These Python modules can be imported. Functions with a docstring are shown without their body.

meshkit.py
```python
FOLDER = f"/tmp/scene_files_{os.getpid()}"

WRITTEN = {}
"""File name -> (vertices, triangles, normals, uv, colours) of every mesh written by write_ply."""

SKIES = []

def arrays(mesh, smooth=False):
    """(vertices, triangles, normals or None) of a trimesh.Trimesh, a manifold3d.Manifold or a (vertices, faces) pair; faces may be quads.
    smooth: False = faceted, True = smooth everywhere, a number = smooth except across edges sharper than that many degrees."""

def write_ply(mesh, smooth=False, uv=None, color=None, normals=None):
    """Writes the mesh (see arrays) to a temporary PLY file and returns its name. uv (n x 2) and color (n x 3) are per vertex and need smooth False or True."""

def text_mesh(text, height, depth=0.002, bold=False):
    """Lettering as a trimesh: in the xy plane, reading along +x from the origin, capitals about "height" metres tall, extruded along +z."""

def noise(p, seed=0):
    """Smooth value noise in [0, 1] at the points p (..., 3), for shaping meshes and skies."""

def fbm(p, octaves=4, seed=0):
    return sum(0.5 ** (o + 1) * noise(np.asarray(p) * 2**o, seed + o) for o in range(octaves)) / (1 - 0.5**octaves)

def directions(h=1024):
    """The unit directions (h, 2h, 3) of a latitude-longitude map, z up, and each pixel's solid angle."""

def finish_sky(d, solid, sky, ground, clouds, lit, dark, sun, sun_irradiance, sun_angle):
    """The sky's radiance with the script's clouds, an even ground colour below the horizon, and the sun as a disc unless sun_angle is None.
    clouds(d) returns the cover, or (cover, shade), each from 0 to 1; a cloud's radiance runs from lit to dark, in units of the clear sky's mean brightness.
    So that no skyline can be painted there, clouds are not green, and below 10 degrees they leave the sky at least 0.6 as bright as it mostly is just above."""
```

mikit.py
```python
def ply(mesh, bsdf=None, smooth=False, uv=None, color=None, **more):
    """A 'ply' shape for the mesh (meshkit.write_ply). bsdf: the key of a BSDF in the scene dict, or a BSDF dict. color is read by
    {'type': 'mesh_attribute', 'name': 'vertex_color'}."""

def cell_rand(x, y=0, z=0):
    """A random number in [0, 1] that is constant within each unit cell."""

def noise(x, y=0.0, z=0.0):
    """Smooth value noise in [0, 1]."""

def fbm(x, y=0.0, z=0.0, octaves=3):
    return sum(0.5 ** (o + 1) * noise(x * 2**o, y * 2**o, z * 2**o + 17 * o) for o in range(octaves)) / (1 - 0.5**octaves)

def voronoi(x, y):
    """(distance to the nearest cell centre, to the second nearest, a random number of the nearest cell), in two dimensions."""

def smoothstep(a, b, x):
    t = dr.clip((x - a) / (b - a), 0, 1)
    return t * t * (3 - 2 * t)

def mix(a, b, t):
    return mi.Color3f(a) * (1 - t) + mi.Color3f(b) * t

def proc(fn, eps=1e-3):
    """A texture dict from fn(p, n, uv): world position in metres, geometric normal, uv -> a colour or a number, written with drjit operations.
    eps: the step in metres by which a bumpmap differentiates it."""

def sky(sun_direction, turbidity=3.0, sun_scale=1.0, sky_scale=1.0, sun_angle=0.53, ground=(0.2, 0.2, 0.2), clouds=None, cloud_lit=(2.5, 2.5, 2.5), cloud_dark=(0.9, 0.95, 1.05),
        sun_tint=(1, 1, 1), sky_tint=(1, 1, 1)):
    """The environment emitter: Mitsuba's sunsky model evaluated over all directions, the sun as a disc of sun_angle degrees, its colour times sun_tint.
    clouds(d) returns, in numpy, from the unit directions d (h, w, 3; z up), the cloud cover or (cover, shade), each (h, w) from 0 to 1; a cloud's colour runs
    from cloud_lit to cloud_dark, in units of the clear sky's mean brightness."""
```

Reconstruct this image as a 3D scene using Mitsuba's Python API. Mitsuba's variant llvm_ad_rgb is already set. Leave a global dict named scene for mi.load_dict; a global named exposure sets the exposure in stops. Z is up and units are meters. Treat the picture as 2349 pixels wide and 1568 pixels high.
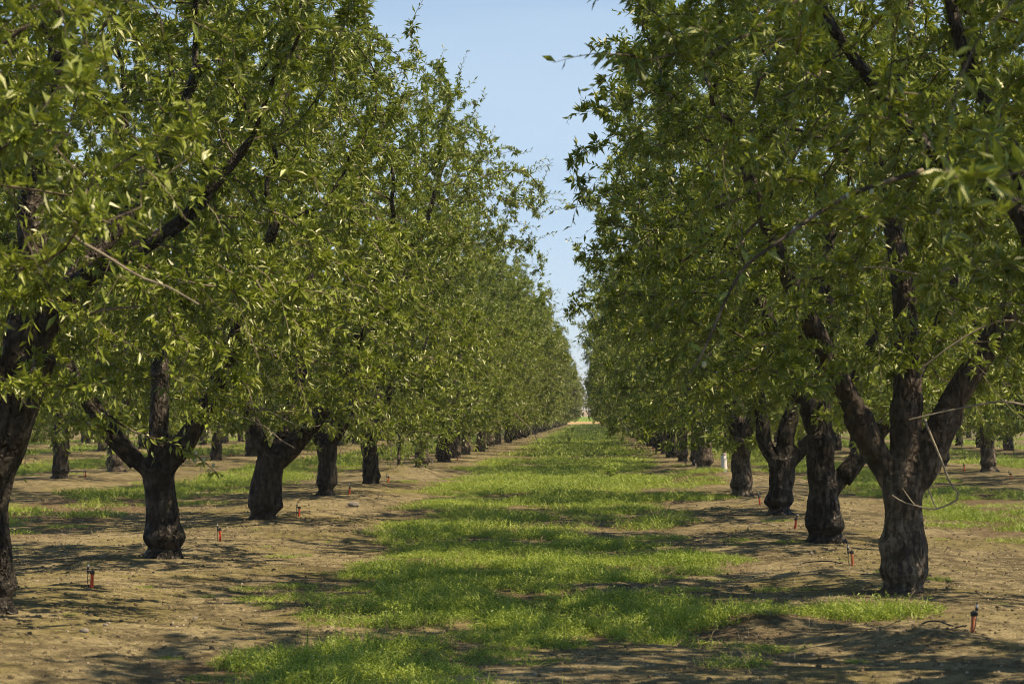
import math
import numpy as np
import trimesh
import manifold3d as m3
import drjit as dr
import mitsuba as mi
import mikit, meshkit
from mikit import proc, noise, fbm, smoothstep, mix, ply
from scipy.spatial import cKDTree

T = mi.ScalarTransform4f
scene, labels = {}, {}

# ------------------------------------------------------------------ camera, sky, exposure
EYE = np.array([0.0, 0.0, 1.5])
YAW, PITCH = math.radians(2.375), math.radians(2.226)
FWD = np.array([-math.sin(YAW) * math.cos(PITCH), math.cos(YAW) * math.cos(PITCH), math.sin(PITCH)])
scene['camera'] = {'type': 'thinlens', 'fov': 29.88, 'fov_axis': 'x', 'aperture_radius': 0.007, 'focus_distance': 24.0,
                   'near_clip': 0.05, 'far_clip': 6000.0,
                   'to_world': T().look_at(origin=EYE.tolist(), target=(EYE + FWD * 10).tolist(), up=[0, 0, 1])}
SUN_EL, SUN_AZ = math.radians(57), math.radians(-14)          # azimuth measured from +x (right of the rows) towards +y
SUN = [math.cos(SUN_EL) * math.cos(SUN_AZ), math.cos(SUN_EL) * math.sin(SUN_AZ), math.sin(SUN_EL)]


def veil(d):
    """thin high haze, thickening all round towards the horizon, with streaks of cirrus"""
    band = meshkit.fbm(np.stack([d[..., 0] * 3, d[..., 1] * 3, d[..., 2] * 16], -1), 4, 3)
    z = np.maximum(d[..., 2], 0)
    return np.clip(0.30 * np.exp(-(z / 0.32) ** 1.5) + 0.42 * np.exp(-(z / 0.10) ** 1.3) + 0.30 * np.clip((band - 0.42) / 0.3, 0, 1) * np.exp(-(z / 0.5) ** 2), 0, 1)


scene['sky'] = mikit.sky(SUN, turbidity=3, sky_scale=0.78, sun_tint=(1.06, 1.0, 0.88), sky_tint=(1.0, 1.02, 0.98), clouds=veil, cloud_lit=(1.95, 2.38, 2.75), cloud_dark=(1.2, 1.25, 1.3))
exposure = 2.3

# ------------------------------------------------------------------ the lie of the land
ROWS = [-32.9, -25.8, -18.7, -11.6, -4.4, 2.7, 9.6, 16.7, 23.8, 30.9]
ROW_END = 347.0


def wob(x, y, k, np_=np):
    """smooth irregular field in about [-1, 1], the same in numpy and drjit"""
    s = np_.sin
    return (s(1.9 * x * k + 1.3 * y * k + 0.7 + 1.7 * s(0.8 * y * k + 0.4)) + s(-2.7 * x * k + 2.1 * y * k + 2.1 + 1.3 * s(1.1 * x * k)) +
            0.8 * s(4.3 * x * k + 3.1 * y * k + 4.4 + 2.0 * s(1.3 * y * k - 2.2 * x * k)) + 0.6 * s(7.9 * x * k - 6.7 * y * k + 1.1)) / 2.6


def ss(a, b, x):
    t = np.clip((x - a) / (b - a), 0, 1)
    return t * t * (3 - 2 * t)


MOUNDS = [  # x, y, height, radius: dug soil
    (1.23, 13.9, 0.10, 0.40), (1.97, 12.5, 0.08, 0.45), (2.35, 12.0, 0.05, 0.4), (-4.2, 44.0, 0.2, 1.0), (2.5, 40.0, 0.2, 1.2), (4.0, 39.0, 0.16, 1.0),
    (2.2, 14.6, 0.05, 0.4), (-2.1, 15.0, 0.04, 0.5), (0.2, 16.6, 0.05, 0.5), (-3.2, 23.0, 0.06, 0.7)]


def zg(x, y):
    x, y = np.asarray(x, float), np.asarray(y, float)
    z = 0.08 * ss(14, 42, y)
    for r in ROWS:
        z = z + 0.09 * np.exp(-((x - r) / 1.1) ** 2) * (1 - ss(ROW_END - 5, ROW_END + 3, y))
    z = z + 0.022 * wob(x, y, 0.55) * (1 - ss(200, 330, y))
    for mx, my, mh, mr in MOUNDS:
        d2 = ((x - mx) ** 2 + (y - my) ** 2) / mr ** 2
        z = z + mh * np.exp(-d2 * 1.6) * (1 + 0.25 * wob(x, y, 4.0))
    return z + np.interp(y, [0, 350, 400, 600, 900, 1300, 3000, 5000], [0, 0, 0.42, 1.5, 4.3, 4.3, -5, -30])


BARE = [(-1.65, 13.1, 1.1, 0.55), (-0.3, 11.3, 1.05, 0.75), (0.9, 10.7, 1.2, 0.7), (-0.05, 16.5, 0.75, 0.45), (0.3, 27.8, 1.1, 0.9), (0.7, 24.6, 1.2, 0.8),
        (1.3, 13.7, 0.36, 0.35), (-1.0, 22.5, 0.9, 0.6), (0.0, 21.0, 0.6, 0.4), (-0.9, 30, 1.0, 0.7), (-2.7, 10.4, 0.5, 0.8), (-0.4, 26.4, 1.2, 0.45), (1.0, 22.8, 0.8, 0.5), (0.2, 19.1, 1.0, 0.35), (1.1, 17.8, 0.5, 0.5), (-1.6, 34.0, 0.8, 1.0), (0.8, 48.0, 0.8, 2.0), (-1.5, 56.0, 1.0, 2.0), (0.35, 12.25, 1.15, 0.75)]
LUSH = [(-1.6, 11.6, 1.05, 0.85), (0.6, 14.4, 1.5, 0.7), (1.7, 14.1, 0.9, 0.42), (-1.0, 15.7, 1.0, 1.4), (-0.6, 18.8, 1.6, 1.4), (-0.9, 39, 2.6, 4.0), (1.6, 40, 1.2, 2.5), (1.7, 33.0, 0.9, 1.0)]


def cover(x, y, L=np):
    """how much green covers the ground, 0 to 1 (numpy or drjit)"""
    mn, mx = (np.minimum, np.maximum) if L is np else (dr.minimum, dr.maximum)
    clip01 = lambda v: mn(mx(v, 0.0), 1.0)
    far = clip01((y - 22.0) / 16.0)
    w1, w2 = wob(x, y, 0.45, L), wob(x, y, 1.6, L)
    edge = 0.45 * w1 + 0.22 * w2
    main = mn(x - (-2.45 - 0.75 * far), (1.35 + 0.5 * far) - x) + edge
    v = clip01(main / 0.9 + 0.15)
    for r0, r1 in zip(ROWS[:-1], ROWS[1:]):
        if r0 > -5 and r0 < 2:
            continue
        c = (r0 + r1) / 2
        s = 1.75 - dr.abs(x - c) if L is not np else 1.75 - np.abs(x - c)
        v = mx(v, clip01((s + 1.2 * edge) / 0.8) * clip01((y - 22.0) / 10.0 + 0.30 + 0.5 * w1))
    hole = 0.0
    e = L.exp
    for bx, by, rx, ry in BARE:
        hole = mx(e(-(((x - bx) / rx) ** 2 + ((y - by) / ry) ** 2) ** 2), hole)
    v = v * (1 - clip01(hole * 1.1 + 0.15 * w2 * hole))
    v = v * clip01(1.0 + 1.7 * mn(wob(x + 40, y, 0.8, L) + 0.42, 0.0))
    for bx, by, rx, ry in LUSH:
        v = mx(v, clip01(1.25 * e(-(((x - bx) / rx) ** 2 + ((y - by) / ry) ** 2) ** 2) + 0.2 * w2 - 0.12))
    return v


# ------------------------------------------------------------------ air
scene['air'] = {'type': 'homogeneous', 'albedo': 0.95, 'sigma_t': 0.0004}
scene['haze'] = {'type': 'cube', 'to_world': T().translate([0, 2350, -3]).scale([3600, 2700, 29]), 'bsdf': {'type': 'null'}, 'interior': {'type': 'ref', 'id': 'air'}}
scene['camera']['medium'] = {'type': 'ref', 'id': 'air'}
labels['haze'] = {'label': 'thin pale blue summer haze over the far end of the orchard', 'category': 'haze', 'kind': 'stuff'}


# ------------------------------------------------------------------ materials
def two(d):
    return {'type': 'twosided', 'bsdf': d}


def soil_colour(p, n, uv):
    g = cover(p.x, p.y, dr)
    big = fbm(p.x * 0.7, p.y * 0.7, 0, 3)
    fine = fbm(p.x * 30, p.y * 30, 3, 3)
    grit = noise(p.x * 95, p.y * 95, 1.5)
    mid = fbm(p.x * 7, p.y * 7, 4, 3)
    c = mix((0.058, 0.049, 0.027), (0.184, 0.158, 0.090), smoothstep(0.30, 0.70, big * 0.25 + mid * 0.45 + fine * 0.3))
    moss = smoothstep(0.48, 0.66, fbm(p.x * 1.1 + 7, p.y * 1.1, 5, 4))
    c = mix(c, (0.118, 0.106, 0.036), moss * 0.65 * smoothstep(0.3, 0.6, fine))
    c = c * (0.62 + 0.76 * grit)
    c = mix(c, (0.36, 0.30, 0.21), smoothstep(0.80, 0.92, noise(p.x * 55 + 3, p.y * 55, 8.5)) * 0.6)
    c = mix(c, mix((0.048, 0.035, 0.021), (0.11, 0.078, 0.045), fine), g * 0.75)
    turf = mix((0.06, 0.10, 0.015), (0.12, 0.15, 0.032), fine)
    far = smoothstep(45.0, 130.0, p.y)
    return mix(c, turf, g * far * 0.8)


def soil_height(p, n, uv):
    return 0.034 * fbm(p.x * 8, p.y * 8, 2, 4) + 0.014 * fbm(p.x * 40, p.y * 40, 2, 2)


def field_colour(a, b, k):
    def fn(p, n, uv):
        return mix(a, b, fbm(p.x * k, p.y * k * 0.6, 1, 4))
    return fn


scene['soil'] = two({'type': 'bumpmap', 'scale': 1.0, 'height': proc(soil_height, 0.004),
                     'bsdf': {'type': 'principled', 'base_color': proc(soil_colour), 'roughness': 0.95, 'specular': 0.15}})
scene['track_soil'] = two({'type': 'principled', 'base_color': proc(field_colour((0.20, 0.15, 0.10), (0.30, 0.23, 0.15), 0.6)), 'roughness': 0.95, 'specular': 0.1})
scene['straw_soil'] = two({'type': 'principled', 'base_color': proc(field_colour((0.23, 0.155, 0.07), (0.29, 0.20, 0.10), 0.4)), 'roughness': 0.95, 'specular': 0.1})
scene['crop'] = two({'type': 'principled', 'base_color': proc(field_colour((0.085, 0.150, 0.018), (0.12, 0.18, 0.03), 0.3)), 'roughness': 0.9, 'specular': 0.1})
scene['tilled'] = two({'type': 'principled', 'base_color': proc(field_colour((0.15, 0.115, 0.085), (0.21, 0.165, 0.125), 0.25)), 'roughness': 0.95, 'specular': 0.1})


def crack(p):
    a = dr.abs(fbm(p.x * 15, p.y * 15, p.z * 4.5, 4) - 0.5)
    b = dr.abs(fbm(p.x * 11 + 9, p.y * 11, p.z * 13, 3) - 0.5)
    return dr.maximum(1 - smoothstep(0.0, 0.055, a), 0.7 * (1 - smoothstep(0.0, 0.035, b)))


def bark(dark, light, top, zs):
    def fn(p, n, uv):
        f = fbm(p.x * 26, p.y * 26, p.z * 7, 4)
        l = fbm(p.x * 14, p.y * 14, p.z * 22, 3)
        cr = crack(p)
        low = mix(dark, light, (1 - 0.8 * cr) * smoothstep(0.36, 0.68, f * 0.75 + l * 0.25))
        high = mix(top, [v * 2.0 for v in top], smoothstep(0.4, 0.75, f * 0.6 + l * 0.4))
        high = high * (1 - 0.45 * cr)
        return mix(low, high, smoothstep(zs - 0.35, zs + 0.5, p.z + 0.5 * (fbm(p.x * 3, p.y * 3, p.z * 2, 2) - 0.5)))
    return fn


def bark_height(p, n, uv):
    return -0.022 * crack(p) + 0.030 * fbm(p.x * 30, p.y * 30, p.z * 9, 4) + 0.020 * fbm(p.x * 16, p.y * 16, p.z * 26, 3)


def add_bark(name, dark, light, top, zs, rough=0.55):
    scene[name] = two({'type': 'bumpmap', 'scale': 1.0, 'height': proc(bark_height, 0.006),
                       'bsdf': {'type': 'principled', 'base_color': proc(bark(dark, light, top, zs)), 'roughness': rough, 'specular': 0.3}})


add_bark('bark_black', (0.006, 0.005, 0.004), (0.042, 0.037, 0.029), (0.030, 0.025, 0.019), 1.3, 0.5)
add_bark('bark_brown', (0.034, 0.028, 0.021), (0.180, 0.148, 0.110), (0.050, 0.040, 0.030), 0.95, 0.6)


def twig_colour(p, n, uv):
    f = fbm(p.x * 11, p.y * 11, p.z * 11, 3)
    return mix((0.045, 0.036, 0.027), (0.20, 0.165, 0.12), smoothstep(0.35, 0.7, f))


scene['twig_bark'] = two({'type': 'principled', 'base_color': proc(twig_colour), 'roughness': 0.7, 'specular': 0.3})


scene['pale_twig'] = two({'type': 'principled', 'base_color': proc(field_colour((0.16, 0.135, 0.10), (0.36, 0.32, 0.25), 14.0)), 'roughness': 0.75, 'specular': 0.2})


def leaf_colour(a, b, c):
    def fn(p, n, uv):
        clump = fbm(p.x * 0.9, p.y * 0.9, p.z * 0.9, 2)
        each = noise(p.x * 17, p.y * 17, p.z * 17)
        col = mix(a, b, smoothstep(0.25, 0.75, clump * 0.5 + each * 0.5))
        return mix(col, c, smoothstep(0.80, 0.97, noise(p.x * 13 + 5, p.y * 13, p.z * 13)) * 0.7)
    return fn


def leaf_bsdf(a, b, c, rough=0.38, trans=0.55):
    col = proc(leaf_colour(a, b, c))
    return {'type': 'blendbsdf', 'weight': 0.6,
            'thin': {'type': 'principledthin', 'base_color': col, 'roughness': 0.6, 'diff_trans': 1.6 * trans, 'spec_trans': 0.0},
            'waxy': {'type': 'twosided', 'bsdf': {'type': 'principled', 'base_color': col, 'roughness': rough, 'eta': 1.8, 'spec_tint': 0.0}}}


scene['almond_leaf'] = leaf_bsdf((0.110, 0.161, 0.012), (0.246, 0.308, 0.028), (0.42, 0.42, 0.11), 0.43, 0.8)
scene['far_leaf'] = leaf_bsdf((0.120, 0.168, 0.018), (0.235, 0.288, 0.037), (0.37, 0.37, 0.11), 0.48, 0.8)
scene['weed_leaf'] = leaf_bsdf((0.188, 0.280, 0.022), (0.335, 0.428, 0.050), (0.46, 0.43, 0.17), 0.55, 0.85)
scene['dry_stalk'] = leaf_bsdf((0.28, 0.21, 0.12), (0.42, 0.33, 0.19), (0.50, 0.42, 0.26), 0.7, 0.6)
scene['blue_leaf'] = two({'type': 'principled', 'base_color': proc(field_colour((0.035, 0.055, 0.035), (0.06, 0.085, 0.05), 0.5)), 'roughness': 0.9, 'specular': 0.1})
scene['husk'] = {'type': 'principled', 'base_color': proc(field_colour((0.34, 0.38, 0.20), (0.50, 0.53, 0.35), 20.0)), 'roughness': 0.75, 'specular': 0.2, 'sheen': 0.3}
scene['red_plastic'] = two({'type': 'principled', 'base_color': proc(field_colour((0.50, 0.060, 0.022), (0.62, 0.105, 0.04), 20.0)), 'roughness': 0.5, 'specular': 0.4})
scene['orange_plastic'] = two({'type': 'principled', 'base_color': proc(field_colour((0.50, 0.16, 0.07), (0.62, 0.24, 0.12), 20.0)), 'roughness': 0.55, 'specular': 0.4})
scene['grey_plastic'] = two({'type': 'principled', 'base_color': proc(field_colour((0.30, 0.28, 0.24), (0.42, 0.40, 0.36), 20.0)), 'roughness': 0.55, 'specular': 0.4})
scene['black_plastic'] = two({'type': 'principled', 'base_color': proc(field_colour((0.012, 0.012, 0.014), (0.03, 0.03, 0.034), 20.0)), 'roughness': 0.35, 'specular': 0.5})
scene['clear_plastic'] = two({'type': 'principled', 'base_color': proc(field_colour((0.25, 0.30, 0.36), (0.42, 0.47, 0.52), 40.0)), 'roughness': 0.25, 'specular': 0.5})
scene['white_card'] = two({'type': 'principled', 'base_color': proc(field_colour((0.62, 0.62, 0.60), (0.78, 0.78, 0.77), 6.0)), 'roughness': 0.55, 'specular': 0.3})
scene['rock_grey'] = two({'type': 'principled', 'base_color': proc(field_colour((0.13, 0.12, 0.105), (0.24, 0.22, 0.195), 25.0)), 'roughness': 0.85, 'specular': 0.3})
scene['chip'] = two({'type': 'principled', 'base_color': proc(field_colour((0.18, 0.145, 0.10), (0.46, 0.40, 0.31), 9.0)), 'roughness': 0.8, 'specular': 0.2})
scene['clod'] = two({'type': 'principled', 'base_color': proc(field_colour((0.075, 0.060, 0.037), (0.17, 0.142, 0.088), 14.0)), 'roughness': 0.95, 'specular': 0.1})


def ref(k):
    return {'type': 'ref', 'id': k}


def tag(key, label=None, cat=None, group=None, kind=None):
    d = labels.setdefault(key, {})
    for k, v in (('label', label), ('category', cat), ('group', group), ('kind', kind)):
        if v:
            d[k] = v


COUNT = {}


def numbered(name):
    n = COUNT.get(name, 0)
    COUNT[name] = n + 1
    return name if n == 0 else f'{name}_{n:03d}'


# ------------------------------------------------------------------ ground sheets
def sheet(xs, ys):
    X, Y = np.meshgrid(xs, ys, indexing='ij')
    v = np.stack([X, Y, zg(X, Y)], -1).reshape(-1, 3)
    i, j = np.meshgrid(np.arange(len(xs) - 1), np.arange(len(ys) - 1), indexing='ij')
    a = i * len(ys) + j
    q = np.stack([a, a + len(ys), a + len(ys) + 1, a + 1], -1).reshape(-1, 4)
    return v, np.vstack([q[:, [0, 1, 2]], q[:, [0, 2, 3]]])


near_x = np.concatenate([[-2500, -900, -300, -120, -60], np.arange(-40, -6.5, 0.45), np.arange(-6.5, 5.5, 0.075), np.arange(5.5, 40, 0.45), [60, 120, 300, 900, 2500]])
near_y = np.concatenate([[-300, -60, -20, -5, 0, 5], np.arange(8, 20, 0.07), np.arange(20, 50, 0.2), np.arange(50, 120, 1.2), np.arange(120, 348, 4.0), [348.5]])
gv, gf = sheet(near_x, near_y)


def relief(x, y):
    p = np.stack([np.asarray(x, float) * 5, np.asarray(y, float) * 5, 0 * np.asarray(x, float)], -1)
    return np.where((np.asarray(y) < 50) & (np.abs(np.asarray(x) + 0.5) < 6), 0.030 * (meshkit.fbm(p, 3, 5) - 0.5), 0.0)


gv[:, 2] += relief(gv[:, 0], gv[:, 1])
scene['orchard_floor'] = ply((gv, gf), 'soil', smooth=True)
far_x = np.array([-3500, -1500, -600, -250, -100, -40, -15, 0, 15, 40, 100, 250, 600, 1500, 3500.0])
for name, mat, y0, y1, n in (('dirt_road', 'track_soil', 348.5, 362, 3), ('stubble_strip', 'straw_soil', 362, 396, 6), ('green_field', 'crop', 396, 590, 14), ('tilled_field', 'tilled', 590, 905, 16), ('far_plain', 'tilled', 905, 5000, 10)):
    scene[name] = ply(sheet(far_x, np.linspace(y0, y1, n)), mat, smooth=True)
for k in ('orchard_floor', 'dirt_road', 'stubble_strip', 'green_field', 'tilled_field', 'far_plain'):
    tag(k, kind='structure')


# ------------------------------------------------------------------ trees
def frames(P):
    t = np.gradient(P, axis=0)
    t /= np.linalg.norm(t, axis=1, keepdims=True) + 1e-12
    a = np.cross(t, np.where(np.abs(t[:, 2:]) < 0.93, [0, 0, 1.0], [1.0, 0, 0]))
    for k in range(1, len(a)):      # carried along, so that the tube does not twist
        b = a[k - 1] - t[k] * (a[k - 1] @ t[k])
        if np.linalg.norm(b) > 1e-6:
            a[k] = b
    a /= np.linalg.norm(a, axis=1, keepdims=True) + 1e-12
    return t, a, np.cross(t, a)


def tube(P, R, sides, bump=0.0, seed=0):
    P, R = np.asarray(P, float), np.broadcast_to(np.asarray(R, float), (len(P),))
    t, a, b = frames(P)
    ang = np.arange(sides) * 2 * np.pi / sides
    ring = np.cos(ang)[None, :, None] * a[:, None] + np.sin(ang)[None, :, None] * b[:, None]
    rad = R[:, None] * np.ones(sides)
    if bump:
        rad = rad * (1 + bump * (meshkit.fbm(np.stack([P[:, None] * 4 + ring * 1.5], 0)[0], 3, seed) - 0.5) * 2)
    v = (P[:, None] + rad[..., None] * ring).reshape(-1, 3)
    v = np.vstack([v, P[:1], P[-1:] + t[-1:] * R[-1] * 0.5])
    n, s = len(P), sides
    i, j = np.meshgrid(np.arange(n - 1), np.arange(s), indexing='ij')
    j2 = (j + 1) % s
    q = np.stack([i * s + j, i * s + j2, (i + 1) * s + j2, (i + 1) * s + j], -1).reshape(-1, 4)
    k = np.arange(s)
    f = np.vstack([q[:, [0, 1, 2]], q[:, [0, 2, 3]], np.stack([(k + 1) % s, k, k * 0 + n * s], 1), np.stack([(n - 1) * s + k, (n - 1) * s + (k + 1) % s, k * 0 + n * s + 1], 1)])
    return v, f


def join(parts):
    vs, fs, at = [], [], 0
    for v, f in parts:
        vs.append(v)
        fs.append(np.asarray(f) + at)
        at += len(v)
    return np.vstack(vs), np.vstack(fs)


def unit(v):
    return v / (np.linalg.norm(v, axis=-1, keepdims=True) + 1e-12)


def resample(P, step):
    P = np.asarray(P, float)
    if len(P) > 2:      # Catmull-Rom
        Q = np.vstack([2 * P[0] - P[1], P, 2 * P[-1] - P[-2]])
        out = []
        for k in range(1, len(Q) - 2):
            for t in np.linspace(0, 1, 8, endpoint=False):
                a, b, c, d = Q[k - 1:k + 3]
                out.append(0.5 * (2 * b + (c - a) * t + (2 * a - 5 * b + 4 * c - d) * t ** 2 + (3 * b - a - 3 * c + d) * t ** 3))
        P = np.vstack(out + [P[-1]])
    s = np.concatenate([[0], np.cumsum(np.linalg.norm(np.diff(P, axis=0), axis=1))])
    n = max(2, int(round(s[-1] / step)) + 1)
    u = np.linspace(0, s[-1], n)
    return np.stack([np.interp(u, s, P[:, k]) for k in range(P.shape[1])], 1)


def leaves(pos, axis, nrm, length, width, tris=4):
    """lance-shaped leaves, folded along the midrib and drooping towards the tip"""
    side = unit(np.cross(axis, nrm))
    nrm = unit(np.cross(side, axis))
    L, W = length[:, None], width[:, None]
    base = pos
    tip = pos + axis * L - nrm * L * 0.09 - np.array([0, 0, 1.0]) * L * 0.05
    lt = pos + axis * L * 0.45 + side * W * 0.5 + nrm * W * 0.12
    rt = pos + axis * L * 0.45 - side * W * 0.5 + nrm * W * 0.12
    n = len(pos)
    if tris == 2:
        v = np.stack([base, lt, tip, rt], 1).reshape(-1, 3)
        o = np.arange(n)[:, None] * 4
        return v, np.vstack([o + [0, 1, 2], o + [0, 2, 3]])
    mid = pos + axis * L * 0.5 - nrm * W * 0.10
    v = np.stack([base, lt, tip, rt, mid], 1).reshape(-1, 3)
    o = np.arange(n)[:, None] * 5
    return v, np.vstack([o + [0, 1, 4], o + [1, 2, 4], o + [0, 4, 3], o + [4, 2, 3]])


ICO0 = trimesh.creation.icosphere(subdivisions=0)
ICO = trimesh.creation.icosphere(subdivisions=1)


def blobs(pos, axis, size, ico=ICO, squash=0.72):
    a = unit(axis)
    s = unit(np.cross(a, np.array([0.31, 0.2, 0.93])))
    b = np.cross(a, s)
    V = np.asarray(ico.vertices)
    v = pos[:, None] + size[:, None, None] * (V[None, :, 2:] * a[:, None] + squash * (V[None, :, :1] * s[:, None] + 0.9 * V[None, :, 1:2] * b[:, None]))
    f = np.asarray(ico.faces)[None] + (np.arange(len(pos)) * len(V))[:, None, None]
    return v.reshape(-1, 3), f.reshape(-1, 3)


def crown_points(rng, n, zb, zt, rx, ry, reach=None, hollow=1.0, seed=0, hole=0.40, cut=None):
    """attraction points through an almond crown: a vase, hollow below, uneven outside"""
    out, have = [], 0
    off = rng.uniform(0, 50, 3)
    while have < n:
        p = rng.uniform(-1, 1, (n * 5, 3)) * [1.32, 1.32, 1]
        t = (p[:, 2] + 1) / 2
        z = zb + t * (zt - zb)
        prof = np.interp(t, [0, 0.10, 0.25, 0.5, 0.72, 0.88, 1.0], [0.72, 0.90, 0.96, 1.0, 0.95, 0.78, 0.3])
        ang = np.arctan2(p[:, 1], p[:, 0])
        lobe = meshkit.fbm(np.stack([np.cos(ang) * 1.6, np.sin(ang) * 1.6, z * 0.75], -1) + off, 3, seed)
        prof = prof * (0.58 + 0.84 * lobe)
        if reach is not None:
            prof = prof * reach(ang, z)
        q = np.hypot(p[:, 0], p[:, 1]) / np.maximum(prof, 0.02)
        keep = (q < 1) & (rng.random(len(p)) < 0.30 + 0.70 * np.maximum(q ** 2, ss(0.75, 1, t)))
        inner = ss(0.62, 0.25, q) * ss(0.50, 0.18, t) * hollow
        keep &= rng.random(len(p)) > inner * 1.4
        P = np.stack([p[:, 0] * rx, p[:, 1] * ry, z], 1)
        keep &= meshkit.fbm(P * 0.95 + off, 2, seed + 9) > hole * (0.75 + 0.25 * rng.random(len(p)))
        if cut is not None:
            keep &= cut(P)
        P = P[keep]
        out.append(P)
        have += len(P)
    return np.vstack(out)[:n]


def grow(rng, scaffolds, attract, step=0.2, infl=1.5, kill=0.34, droop=0.05, iters=70):
    """space colonisation from the scaffold limbs towards the attraction points"""
    pos, par, start = [], [], []
    for S in scaffolds:
        start.append(len(pos))
        for k, p in enumerate(S):
            par.append(len(pos) - 1 if k else -1)
            pos.append(p[:3])
    pos, par, A = np.array(pos), list(par), attract.copy()
    active = np.ones(len(A), bool)
    d, nearest = cKDTree(pos).query(A)
    for it in range(iters):
        use = active & (d < infl + 0.03 * it)
        if not use.any():
            break
        idx = nearest[use]
        dirs = unit(A[use] - pos[idx])
        acc, cnt = np.zeros((len(pos), 3)), np.zeros(len(pos))
        np.add.at(acc, idx, dirs)
        np.add.at(cnt, idx, 1)
        who = np.nonzero(cnt)[0]
        g = unit(acc[who] / cnt[who][:, None] + rng.normal(0, 0.17, (len(who), 3)) - [0, 0, droop])
        new = pos[who] + g * step
        base = len(pos)
        pos = np.vstack([pos, new])
        par += list(who)
        nd, ni = cKDTree(new).query(A)
        closer = nd < d
        nearest = np.where(closer, ni + base, nearest)
        d = np.minimum(d, nd)
        active &= d > kill
    par = np.array(par)
    kids = [[] for _ in par]
    for k, p in enumerate(par):
        if p >= 0:
            kids[p].append(k)
    return pos, par, kids, start


def radii(par, tip, power):
    s = np.zeros(len(par))
    for k in range(len(par) - 1, -1, -1):
        if s[k] == 0:
            s[k] = tip ** power
        if par[k] >= 0:
            s[par[k]] += s[k]
    return s ** (1 / power)


def chains(par, kids, rad, roots):
    """the limbs (from the scaffold starts) and every other branch, as lists of node numbers"""
    limb, other, stack = [], [], [(r, None) for r in roots]
    while stack:
        k, up = stack.pop()
        c = [k] if up is None else [up, k]
        while kids[k]:
            best = max(kids[k], key=lambda q: rad[q])
            stack += [(q, k) for q in kids[k] if q != best]
            c.append(best)
            k = best
        (limb if up is None else other).append(c)
    return limb, other


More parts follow.
